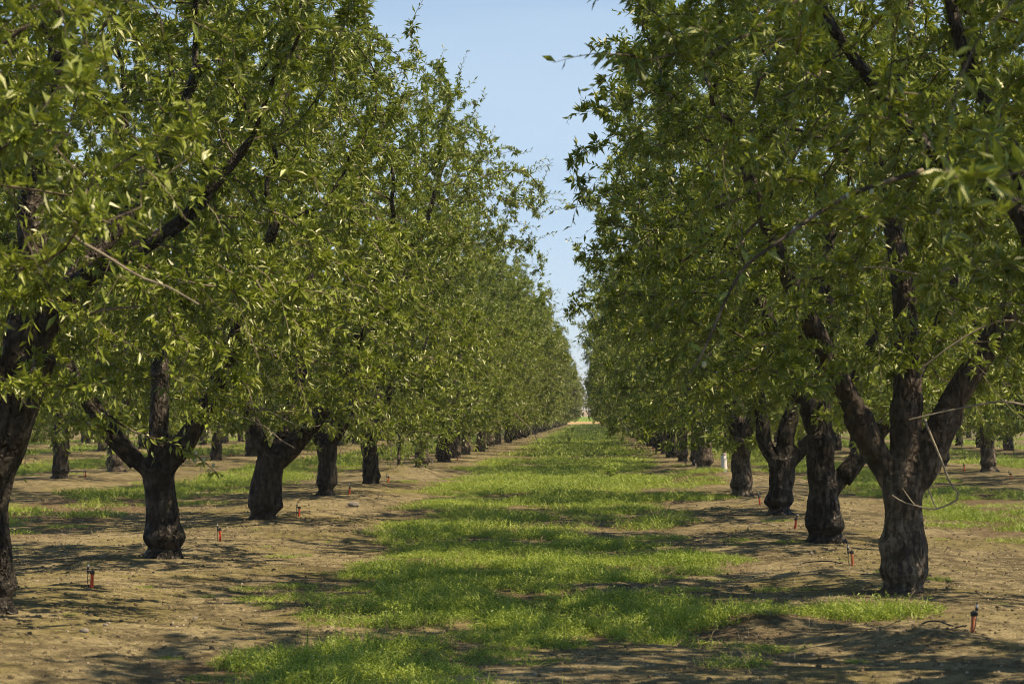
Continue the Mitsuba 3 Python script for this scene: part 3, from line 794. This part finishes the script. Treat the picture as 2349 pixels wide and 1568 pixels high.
def sprig(tree, name, P, r0, r1, seed, n_leaves, leaf_len, nuts=0, singles=60):
    """a leafy spray of the tree: its stem, single leaves, nuts"""
    rng = np.random.default_rng(seed)
    P = resample(np.array(P, float), 0.05)
    scene[f'{tree}__{name}'] = ply(tube(P, np.linspace(r0, r1, len(P)), 6, 0.15, seed), 'twig_bark', smooth=True)
    k = rng.integers(1, len(P), n_leaves)
    tang = unit(np.gradient(P, axis=0))[k]
    out = unit(rng.normal(0, 1, (n_leaves, 3)))
    pos = P[k] + out * 0.01
    ax = unit(out + tang * 0.6 + [0, 0, -0.2])
    nr = unit(np.array([0, 0, 0.8]) + rng.normal(0, 0.5, (n_leaves, 3)))
    for i in range(n_leaves):
        l = leaf_len * rng.uniform(0.7, 1.2)
        m = leaves(pos[i:i + 1], ax[i:i + 1], nr[i:i + 1], np.array([l]), np.array([l * 0.3]))
        scene[f"{tree}__{numbered(tree + '_leaf').replace(tree + '_leaf', 'leaf')}"] = ply(m, 'almond_leaf')
    for i in range(nuts):
        q = P[rng.integers(2, len(P))] + rng.normal(0, 0.025, 3)
        scene[f"{tree}__{numbered(tree + '_nut').replace(tree + '_nut', 'almond')}"] = ply(blobs(q[None], np.array([[0.1, 0.2, 1.0]]), np.array([0.019])), 'husk', smooth=True)


# tree keys in the order built: almond_tree (leaning left), _001 .. _003 left, _004 (nearest right), ...
sprig('almond_tree', 'twig', [(-3.75, 14.5, 1.56), (-3.5, 14.45, 1.40), (-3.2, 14.4, 1.30), (-2.95, 14.3, 1.2), (-2.8, 14.25, 1.08)], 0.010, 0.003, 61, 84, 0.085, 7)
sprig('almond_tree_008', 'twig', [(1.75, 10.2, 2.8), (1.3, 9.8, 2.62), (0.92, 9.5, 2.36), (0.73, 9.5, 2.2), (0.56, 9.5, 1.84), (0.49, 9.5, 1.72)], 0.016, 0.005, 62, 46, 0.095, 3)
bough('almond_tree_005__broken_branch', [(2.66, 15.5, 1.48), (2.76, 15.35, 1.17), (2.83, 15.3, 0.97), (2.89, 15.3, 0.90), (2.87, 15.3, 0.84), (2.79, 15.3, 0.80), (2.69, 15.3, 0.77), (2.55, 15.3, 0.80), (2.45, 15.3, 0.83), (2.37, 15.3, 0.88)], 0.011, 0.005, 'pale_twig')
bough('almond_tree_005__broken_branch_001', [(2.55, 15.3, 0.80), (2.50, 15.29, 0.86), (2.45, 15.3, 0.94)], 0.005, 0.003, 'pale_twig')
bough('almond_tree_005__broken_branch_002', [(2.66, 15.32, 0.93), (2.69, 15.3, 0.83), (2.72, 15.3, 0.775)], 0.006, 0.005, 'pale_twig')
DEAD = [('almond_tree_002', [(-4.75, 24.9, 2.1), (-4.51, 24.2, 2.08), (-4.29, 24.2, 2.08), (-3.94, 24.2, 1.90), (-3.71, 24.2, 1.66), (-3.52, 24.2, 1.56)], 0.011),
        ('almond_tree_002', [(-4.8, 24.8, 1.6), (-4.58, 24.2, 1.63), (-4.35, 24.2, 1.67), (-4.09, 24.2, 1.57), (-3.67, 24.2, 1.37), (-3.43, 24.2, 1.39)], 0.010),
        ('almond_tree_002', [(-4.84, 24.4, 1.64), (-4.71, 24.2, 1.61), (-4.40, 24.2, 1.49), (-4.13, 24.2, 1.37), (-3.94, 24.2, 1.21), (-3.75, 24.2, 1.10)], 0.010),
        ('almond_tree_002', [(-4.09, 24.2, 1.59), (-3.95, 24.2, 1.64), (-3.69, 24.2, 1.65)], 0.007),
        ('almond_tree_003', [(-3.9, 31.9, 1.40), (-3.6, 31.7, 1.32), (-3.35, 31.7, 1.15), (-3.3, 31.7, 0.80)], 0.010),
        ('almond_tree_004', [(-2.60, 9.5, 2.41), (-2.55, 9.5, 2.37), (-2.44, 9.5, 2.31), (-2.26, 9.5, 2.20), (-2.12, 9.5, 2.15), (-1.96, 9.5, 2.06)], 0.009),
        ('almond_tree', [(-4.10, 13.9, 2.15), (-4.02, 14.0, 2.21), (-3.81, 14.0, 2.24), (-3.56, 14.0, 2.29), (-3.22, 14.0, 2.32)], 0.022),
        ('almond_tree_005', [(2.9, 14.5, 2.7), (2.55, 13.5, 2.56), (2.33, 13.5, 2.49), (2.04, 13.5, 2.54), (1.61, 13.5, 2.54)], 0.014),
        ('almond_tree_005', [(3.2, 13.6, 2.0), (2.9, 13.0, 2.12), (2.74, 13.0, 2.14), (2.57, 13.0, 2.07), (2.38, 13.0, 1.95), (2.20, 13.0, 1.81)], 0.011),
        ('almond_tree_005', [(3.2, 13.6, 1.6), (2.9, 13.0, 1.58), (2.74, 13.0, 1.60), (2.44, 13.0, 1.55), (2.13, 13.0, 1.48)], 0.011),
        ('almond_tree_012', [(-2.3, 57.4, 1.6), (-1.78, 58.0, 1.04), (-1.61, 58.0, 0.71), (-1.33, 58.0, 0.30)], 0.018)]
for t, P, r in DEAD:
    bough(f"{t}__{numbered(t + '_dead_twig').replace(t + '_dead_twig', 'dead_twig')}", P, r, 0.004, 'pale_twig', 6)
sprig('almond_tree_003', 'shoot', [(-2.2, 32.6, 5.35), (-1.75, 32.6, 5.62), (-1.39, 32.6, 5.70), (-1.12, 32.6, 5.67), (-0.94, 32.6, 5.48), (-0.79, 32.6, 5.19)], 0.016, 0.004, 63, 150, 0.10)

# ------------------------------------------------------------------ grass and weeds of the alleys
def blades(rng, n, rad, h0, h1, w, lean=0.5, seg=1):
    a, r = rng.uniform(0, 6.283, n), rad * np.sqrt(rng.random(n))
    p = np.stack([r * np.cos(a), r * np.sin(a), np.full(n, -0.015)], 1)
    h = rng.uniform(h0, h1, n) * (1 - 0.45 * (r / rad) ** 2)
    d = unit(rng.normal(0, 1, (n, 3)) * [1, 1, 0] * lean + [0, 0, 1])
    s = unit(np.cross(d, rng.normal(0, 1, (n, 3))))
    tip = p + d * h[:, None] + (d * [1, 1, 0]) * (h * 0.5)[:, None]
    mid = p + d * (h * 0.55)[:, None]
    W = w * rng.uniform(0.7, 1.3, n)[:, None]
    v = np.stack([p - s * W * 0.5, p + s * W * 0.5, mid + s * W * 0.42, mid - s * W * 0.42, tip], 1).reshape(-1, 3)
    o = np.arange(n)[:, None] * 5
    return v, np.vstack([o + [0, 1, 2], o + [0, 2, 3], o + [3, 2, 4]])


def weeds(rng, n, rad, h0, h1, per, leaf):
    a, r = rng.uniform(0, 6.283, n), rad * np.sqrt(rng.random(n))
    p = np.stack([r * np.cos(a), r * np.sin(a), np.full(n, -0.01)], 1)
    h = rng.uniform(h0, h1, n) * (1 - 0.4 * (r / rad) ** 2)
    d = unit(rng.normal(0, 1, (n, 3)) * [0.45, 0.45, 0] + [0, 0, 1])
    ii = np.repeat(np.arange(n), per)
    u = rng.random(len(ii)) ** 0.7
    q = p[ii] + d[ii] * (h[ii] * u)[:, None] + rng.normal(0, 0.006, (len(ii), 3))
    ax = unit(rng.normal(0, 1, (len(ii), 3)) * [1, 1, 0.5] + [0, 0, 0.35])
    nr = unit(rng.normal(0, 0.5, (len(ii), 3)) + [0, 0, 1])
    ll = leaf * rng.uniform(0.6, 1.3, len(ii))
    return leaves(q, ax, nr, ll, ll * 0.42, 2)


rngg = np.random.default_rng(9)
for k in range(5):
    scene[f'weed_patch_{k}'] = {'type': 'shapegroup', 'leafage': ply(join([weeds(rngg, 44, 0.27, 0.03, 0.14, 14, 0.020), blades(rngg, 150, 0.27, 0.05, 0.17, 0.0055)]), 'weed_leaf')}
for k in range(4):
    scene[f'grass_patch_{k}'] = {'type': 'shapegroup', 'leafage': ply(join([blades(rngg, 210, 0.42, 0.06, 0.19, 0.008), weeds(rngg, 24, 0.42, 0.04, 0.13, 10, 0.03)]), 'weed_leaf')}
for k in range(3):
    scene[f'turf_patch_{k}'] = {'type': 'shapegroup', 'leafage': ply(blades(rngg, 190, 0.9, 0.08, 0.22, 0.022, 0.6), 'weed_leaf')}
for k in range(3):
    scene[f'straw_patch_{k}'] = {'type': 'shapegroup', 'leafage': ply(blades(rngg, 34, 0.20, 0.05, 0.20, 0.004, 0.7), 'dry_stalk')}


def strew(name, kinds, n, x0, x1, y0, y1, want, smin, smax, start=1, seed=1):
    rng = np.random.default_rng(seed)
    x, y = rng.uniform(x0, x1, n), rng.uniform(y0, y1, n)
    c = want(x, y)
    keep = rng.random(n) < c
    i = start
    for X, Y, c0 in zip(x[keep], y[keep], c[keep]):
        s = rng.uniform(smin, smax) * (0.7 + 0.35 * c0)
        hs = s * rng.uniform(0.7, 1.25) * (0.5 + 0.6 * c0)
        scene[f'{name}__{i:03d}'] = {'type': 'instance', 'group': ref(kinds[int(rng.integers(len(kinds)))]),
                                     'to_world': T().translate([X, Y, float(zg(X, Y))]).rotate([0, 0, 1], float(rng.uniform(0, 360))).scale([s, s, hs])}
        i += 1
    return i


def in_view(x, y, m=0.7):
    return (x > -0.34 * y - m) & (x < 0.245 * y + m)


dens = lambda x, y: cover(x, y) * in_view(x, y) * np.clip(0.66 + 0.95 * wob(x + 11, y, 2.3) + 0.4 * wob(x, y, 6.0), 0.06, 1)
i = strew('grass', [f'weed_patch_{k}' for k in range(5)], 2600, -3.6, 3.0, 9.6, 24, dens, 0.8, 1.2, seed=1)
i = strew('grass', [f'weed_patch_{k}' for k in range(5)], 160, -5, 4.5, 9.6, 24, lambda x, y: 0.22 * in_view(x, y), 0.25, 0.5, i, seed=11)
i = strew('grass', [f'grass_patch_{k}' for k in range(4)], 2600, -4.4, 3.2, 23, 62, dens, 0.8, 1.2, i, seed=2)
i = strew('grass', [f'grass_patch_{k}' for k in range(4)], 2600, -20, -4.4, 18, 62, dens, 0.8, 1.3, i, seed=3)
i = strew('grass', [f'grass_patch_{k}' for k in range(4)], 1800, 3.2, 15, 18, 62, dens, 0.8, 1.3, i, seed=4)
i = strew('grass', [f'turf_patch_{k}' for k in range(3)], 2400, -4.2, 2.8, 60, 346, dens, 0.8, 1.2, i, seed=5)
i = strew('grass', [f'turf_patch_{k}' for k in range(3)], 1500, -34, -5, 58, 130, dens, 0.9, 1.4, i, seed=6)
i = strew('grass', [f'turf_patch_{k}' for k in range(3)], 1200, 4, 28, 58, 130, dens, 0.9, 1.4, i, seed=7)
tag('grass', 'low green grass and weeds growing patchily along the orchard alleys', 'grass', kind='stuff')
i = strew('dry_grass', [f'straw_patch_{k}' for k in range(3)], 1000, -3.4, 2.4, 9.6, 32, lambda x, y: 0.75 * in_view(x, y) * ss(0.02, 0.25, cover(x, y)) * ss(1.0, 0.5, cover(x, y)), 0.6, 1.2, seed=8)
i = strew('dry_grass', [f'straw_patch_{k}' for k in range(3)], 260, -10, -6, 18, 34, lambda x, y: 0.6 * in_view(x, y), 0.7, 1.3, i, seed=18)
tag('dry_grass', 'straw coloured dry stalks standing among the green weeds', 'dry grass', kind='stuff')


# ------------------------------------------------------------------ litter on the soil
def lumps(rng, pos, size, flat):
    """low crumbs sitting on the ground: two rings and a crest each"""
    n, a = len(pos), np.arange(5) * 2 * np.pi / 5
    rot = rng.uniform(0, 6.283, (n, 1))
    r0, r1 = rng.uniform(0.7, 1.2, (n, 5)), rng.uniform(0.45, 0.8, (n, 5))
    st = rng.uniform(0.6, 1.0, (n, 1))
    low = np.stack([np.cos(a + rot) * r0, np.sin(a + rot) * r0 * st, np.full((n, 5), -0.35)], -1)
    up = np.stack([np.cos(a + rot + 0.6) * r1, np.sin(a + rot + 0.6) * r1 * st, flat * rng.uniform(0.5, 1.0, (n, 5))], -1)
    top = np.stack([rng.normal(0, 0.15, n), rng.normal(0, 0.15, n), flat * rng.uniform(0.9, 1.3, n)], -1)[:, None]
    v = pos[:, None] + np.concatenate([low, up, top], 1) * size[:, None, None]
    k = np.arange(5)
    k2 = (k + 1) % 5
    f = np.vstack([np.stack([k, k2, 5 + k], 1), np.stack([k2, 5 + k2, 5 + k], 1), np.stack([5 + k, 5 + k2, 0 * k + 10], 1)])
    return v.reshape(-1, 3), (f[None] + (np.arange(n) * 11)[:, None, None]).reshape(-1, 3)


def scatter(key, n, x0, x1, y0, y1, s0, s1, mat, seed, flat=0.5, label=None, cat=None):
    rng = np.random.default_rng(seed)
    x, y = rng.uniform(x0, x1, n), y0 + (y1 - y0) * rng.random(n) ** 1.5
    keep = in_view(x, y, 0.3) & (rng.random(n) > 0.85 * cover(x, y))
    x, y = x[keep], y[keep]
    s = s0 + (s1 - s0) * rng.random(len(x)) ** 3
    scene[key] = ply(lumps(rng, np.stack([x, y, zg(x, y) + relief(x, y)], 1), s, flat), mat)
    tag(key, label, cat, kind='stuff')


scatter('hull_chips', 9000, -7, 5.5, 9.5, 38, 0.004, 0.016, 'chip', 31, 0.6, 'pale nut hulls and pebble chips strewn over the bare soil', 'hulls')
scatter('soil_clods', 19000, -7, 5.5, 9.5, 34, 0.005, 0.026, 'clod', 32, 0.7, 'brown clods and crumbs of soil lying on the orchard floor', 'clods')

STONES = [(-3.40, 12.8, 0.035, 'grey pointed stone on the bare soil, lower left'), (-3.67, 29.55, 0.085, 'pale rock beside the fourth left trunk on the bare soil'), (-3.36, 13.2, 0.022, 'small dark pebble on the sunlit soil, left of the grass'),
          (-2.9, 14.0, 0.02, 'small cream stone on the sunlit soil right of the leaning left trunk'), (2.3, 20.3, 0.022, 'small pale stone between the two nearest right trunks')]
for x, y, s, lab in STONES:
    rng = np.random.default_rng(int(abs(x) * 1000))
    ico = trimesh.creation.icosphere(subdivisions=2)
    v = np.array(ico.vertices) * [1.0, 0.8, 0.62]
    v *= (0.75 + 0.6 * meshkit.fbm(v * 1.6 + rng.uniform(0, 9, 3), 3, 2))[:, None]
    key = numbered('stone')
    scene[key] = ply((v * s, ico.faces), 'rock_grey', smooth=35, to_world=T().translate([x, y, float(zg(x, y)) + s * 0.3]).rotate([0, 0, 1], float(rng.uniform(0, 360))))
    tag(key, lab, 'stone')


# ------------------------------------------------------------------ micro-sprinklers
def lathe(prof, sides=12):
    prof = np.array(prof, float)
    return tube(np.stack([0 * prof[:, 0], 0 * prof[:, 0], prof[:, 1]], 1), prof[:, 0], sides)


def stake_parts(mat, seed):
    rng = np.random.default_rng(seed)
    h = 0.17
    cross = []
    for a in (0, math.pi / 2):          # ribbed stake: two crossed webs, wider at the foot
        c, s = math.cos(a), math.sin(a)
        b = trimesh.creation.box([0.034, 0.009, h])
        b.vertices[:, 0] *= np.where(b.vertices[:, 2] < 0, 1.15, 0.85)
        v = np.array(b.vertices) @ np.array([[c, s, 0], [-s, c, 0], [0, 0, 1]])
        cross.append((v + [0, 0, h / 2 - 0.02], np.array(b.faces)))
    rim = lathe([(0.019, h - 0.05), (0.020, h - 0.03), (0.0175, h - 0.02)])
    out = {'stake': (join(cross + [rim]), mat, False)}
    cap = lathe([(0.020, h - 0.025), (0.026, h - 0.018), (0.026, h + 0.008), (0.015, h + 0.014), (0.014, h + 0.018)])
    arm = tube([(0, 0, h), (-0.03, 0, h + 0.004), (-0.046, 0, h + 0.006)], 0.010, 8)
    out['clip'] = (join([cap, arm]), 'black_plastic', 35)
    hd = lathe([(0.012, h - 0.02), (0.013, h + 0.015), (0.009, h + 0.02), (0.013, h + 0.028), (0.012, h + 0.05), (0.006, h + 0.055), (0.0055, h + 0.085), (0.008, h + 0.09), (0.002, h + 0.1)])
    out['nozzle'] = ((hd[0] - [0.046, 0, 0], hd[1]), 'black_plastic', 35)
    gl = lathe([(0.0095, h + 0.052), (0.0105, h + 0.058), (0.0105, h + 0.07), (0.009, h + 0.074)])
    out['swivel'] = ((gl[0] - [0.046, 0, 0], gl[1]), 'clear_plastic', 35)
    P = resample(np.array([(-0.046, 0, h - 0.02), (-0.05, 0.005, h * 0.6), (-0.045, 0.01, 0.04), (-0.02, 0.03, 0.0), (0.0, 0.10, 0.003)]), 0.02)
    out['feed_tube'] = (tube(P, 0.0045, 6), 'black_plastic', True)
    return out


STAKE = {m: {p: ply(a, b, smooth=c) for p, (a, b, c) in stake_parts(m, 1).items()} for m in ('red_plastic', 'orange_plastic', 'grey_plastic')}
SPRINKLERS = []      # x, y, material, lean (degrees), turn, label -- filled below


def sprinkler(x, y, mat, lean, turn, label):
    key = numbered('micro_sprinkler')
    M = T().translate([x, y, float(zg(x, y)) - 0.005]).rotate([0, 1, 0], lean).rotate([0, 0, 1], turn).scale(0.78)
    for p, d in STAKE[mat].items():
        scene[f'{key}__{p}'] = {**d, 'to_world': M}
    tag(key, label, 'sprinkler', 'micro-sprinklers on stakes along the tree rows')


SPRINKLERS = [(-4.10, 15.65, 'red_plastic', 2, 0, 'red micro-sprinkler stake on sunlit soil, nearest one left of the grass'),
              (-4.19, 21.57, 'red_plastic', -3, 60, 'red micro-sprinkler stake standing between the second and third left trunks'),
              (-4.04, 26.42, 'red_plastic', 3, 20, 'red micro-sprinkler stake just right of the third left trunk'),
              (-4.16, 32.85, 'red_plastic', 6, 80, 'red micro-sprinkler stake beside the slender fourth left trunk'),
              (-4.11, 38.68, 'red_plastic', 4, 10, 'small red micro-sprinkler stake right of the fifth left trunk, before the young bushy tree'),
              (-4.42, 53.2, 'grey_plastic', 0, 0, 'tiny grey micro-sprinkler stake right of the young bushy left tree'),
              (-4.05, 58.0, 'red_plastic', 0, 0, 'tiny red micro-sprinkler stake among the distant left trunks'),
              (-11.26, 42.37, 'red_plastic', 0, 30, 'red micro-sprinkler stake far left, behind the leaning trunk in the second left row'),
              (-11.55, 50.0, 'orange_plastic', 5, 0, 'faded orange micro-sprinkler stake left of the second left trunk, in the row behind'),
              (-12.07, 64.0, 'orange_plastic', 0, 0, 'small orange micro-sprinkler stake left of the third left trunk, in the row behind'),
              (2.47, 12.65, 'orange_plastic', 4, 110, 'orange micro-sprinkler stake in the lower right corner, nearest of all'),
              (2.46, 18.29, 'orange_plastic', -4, 15, 'orange micro-sprinkler stake left of the nearest right trunk'),
              (2.51, 23.92, 'red_plastic', 6, 100, 'red micro-sprinkler stake left of the second right trunk'),
              (2.58, 29.7, 'red_plastic', -4, 80, 'red micro-sprinkler stake left of the third right trunk'),
              (2.56, 34.46, 'red_plastic', -9, 20, 'leaning red micro-sprinkler stake left of the fourth right trunk'),
              (2.50, 41.0, 'red_plastic', 0, 90, 'red micro-sprinkler stake beside the white trunk guard'),
              (2.71, 50.3, 'grey_plastic', 0, 0, 'grey micro-sprinkler stake beside the distant right trunks'),
              (2.52, 51.65, 'orange_plastic', 0, 0, 'orange micro-sprinkler stake at the foot of a dark distant right trunk'),
              (2.55, 65.36, 'red_plastic', -6, 0, 'tiny red micro-sprinkler stake, last but one in the right row'),
              (2.42, 75.5, 'red_plastic', 0, 0, 'tiny red micro-sprinkler stake, farthest in the right row'),
              (9.23, 48.1, 'red_plastic', 0, 50, 'red micro-sprinkler stake at the foot of a trunk in the second right row'),
              (9.07, 42.0, 'orange_plastic', -6, 0, 'pale orange micro-sprinkler stake at the far right edge, second right row')]
for a in SPRINKLERS:
    sprinkler(*a)


# ------------------------------------------------------------------ hose ends
def hose(P, r, label):
    P = np.array(P, float)
    P[:, 2] += zg(P[:, 0], P[:, 1])
    key = numbered('irrigation_hose')
    P = resample(P, 0.05)
    scene[key] = ply(tube(P, r, 8), 'black_plastic', smooth=True)
    tag(key, label, 'hose')


hose([(2.22, 13.25, -0.01), (2.27, 13.18, 0.025), (2.33, 13.1, 0.03), (2.38, 13.02, 0.012), (2.44, 12.98, -0.01)], 0.006, 'black hose arching out of the soil near the lower right stake')
hose([(2.34, 12.85, -0.01), (2.40, 12.76, 0.02), (2.44, 12.68, 0.04)], 0.005, 'short black tube reaching the lower right stake')
hose([(1.95, 18.75, 0.0), (2.1, 18.8, 0.02), (2.28, 18.65, 0.03), (2.42, 18.4, 0.0)], 0.006, 'black hose on the soil beside the orange stake left of the nearest right trunk')
hose([(1.95, 24.3, 0.0), (2.0, 24.35, 0.05), (2.10, 24.4, 0.06), (2.25, 24.5, 0.02), (2.45, 24.55, -0.01)], 0.006, 'grey-black hose loop lying left of the second right trunk')


# ------------------------------------------------------------------ taller weeds on the alley
def tall_weed(x, y, h, n, leaf, label, seed, spread=0.35):
    rng = np.random.default_rng(seed)
    key = numbered('weed')
    stems, lv = [], []
    for k in range(n):
        a = rng.uniform(0, 6.283)
        top = np.array([math.cos(a) * spread * rng.uniform(0.3, 1), math.sin(a) * spread * rng.uniform(0.3, 1), h * rng.uniform(0.6, 1)])
        P = resample(np.array([[0, 0, -0.02], top * [0.35, 0.35, 0.5], top]), 0.04)
        stems.append(tube(P, np.linspace(0.005, 0.002, len(P)), 4))
        m = 16
        u = rng.integers(2, len(P), m)
        ax = unit(rng.normal(0, 1, (m, 3)) + [0, 0, 0.4])
        ll = leaf * rng.uniform(0.6, 1.2, m)
        lv.append(leaves(P[u], ax, unit(rng.normal(0, 0.5, (m, 3)) + [0, 0, 1]), ll, ll * 0.4))
    M = T().translate([x, y, float(zg(x, y))])
    scene[key + '__stems'] = ply(join(stems), 'weed_leaf', smooth=True, to_world=M)
    scene[key + '__leaves'] = ply(join(lv), 'weed_leaf', to_world=M)
    tag(key + '__stems', kind='stuff')
    tag(key + '__leaves', kind='stuff')
    tag(key, label, 'weed')


tall_weed(0.47, 43.2, 0.42, 16, 0.08, 'bushy green weed standing tall in the sunlit middle of the alley', 1)
tall_weed(-1.74, 11.7, 0.27, 2, 0.02, 'single thin seed stalk rising from the bare patch of soil, lower left of centre', 2, 0.06)
tall_weed(1.5, 95.0, 0.9, 12, 0.12, 'low leafy weed bush at the right edge of the far alley', 3, 0.5)
tall_weed(-1.2, 104.0, 0.9, 10, 0.12, 'low leafy weed bush in the middle of the far alley', 4, 0.4)
tall_weed(0.4, 352.0, 1.8, 14, 0.3, 'small green bush on the dirt road at the far end of the alley', 5, 0.9)


# ------------------------------------------------------------------ trees on the skyline
def skyline_tree(x, y, h, w, label, seed, conifer):
    rng = np.random.default_rng(seed)
    key = numbered('skyline_tree')
    n = 1400
    t = rng.random(n) ** 0.8
    prof = (1 - t) ** 0.8 * (0.75 + 0.5 * rng.random(n)) if conifer else np.sin(np.pi * np.clip(t, 0.03, 1)) ** 0.6 * (0.7 + 0.4 * rng.random(n))
    a = rng.uniform(0, 6.283, n)
    pos = np.stack([np.cos(a) * prof * w / 2, np.sin(a) * prof * w / 2, h * (0.12 + 0.88 * t)], 1)
    ax = unit(pos * [1, 1, 0] + rng.normal(0, 0.3, (n, 3)))
    ll = np.full(n, 0.7 if conifer else 0.9)
    z = float(zg(x, y))
    scene[key + '__crown'] = ply(leaves(pos, ax, unit(rng.normal(0, 0.6, (n, 3)) + [0, 0, 1]), ll, ll * 0.7, 2), 'blue_leaf', to_world=T().translate([x, y, z]))
    scene[key + '__trunk'] = ply(tube([(0, 0, -0.3), (0, 0, h * 0.4), (0, 0, h * 0.8)], [0.25, 0.18, 0.05], 7), 'bark_brown', smooth=True, to_world=T().translate([x, y, z]))
    tag(key + '__crown', kind='stuff')
    tag(key, label, 'tree', 'trees on the far skyline')


for x, y, h, w, con, lab in ((-5.5, 1010, 14.5, 7.5, True, 'dark bluish conifer on the skyline left of the gap'), (0.5, 1030, 16.5, 6.0, True, 'tallest dark bluish conifer on the skyline in the gap'), (3.0, 1015, 12.0, 6.0, True, 'smaller bluish conifer on the skyline right of the tallest one'),
                             (-9.5, 985, 8.0, 11.0, False, 'hazy round tree on the skyline below the left conifer'), (1.5, 970, 6.0, 12.0, False, 'low pale bush of the skyline below the tallest conifer'), ):
    skyline_tree(x, y, h, w, lab, int(y + h * 10), con)
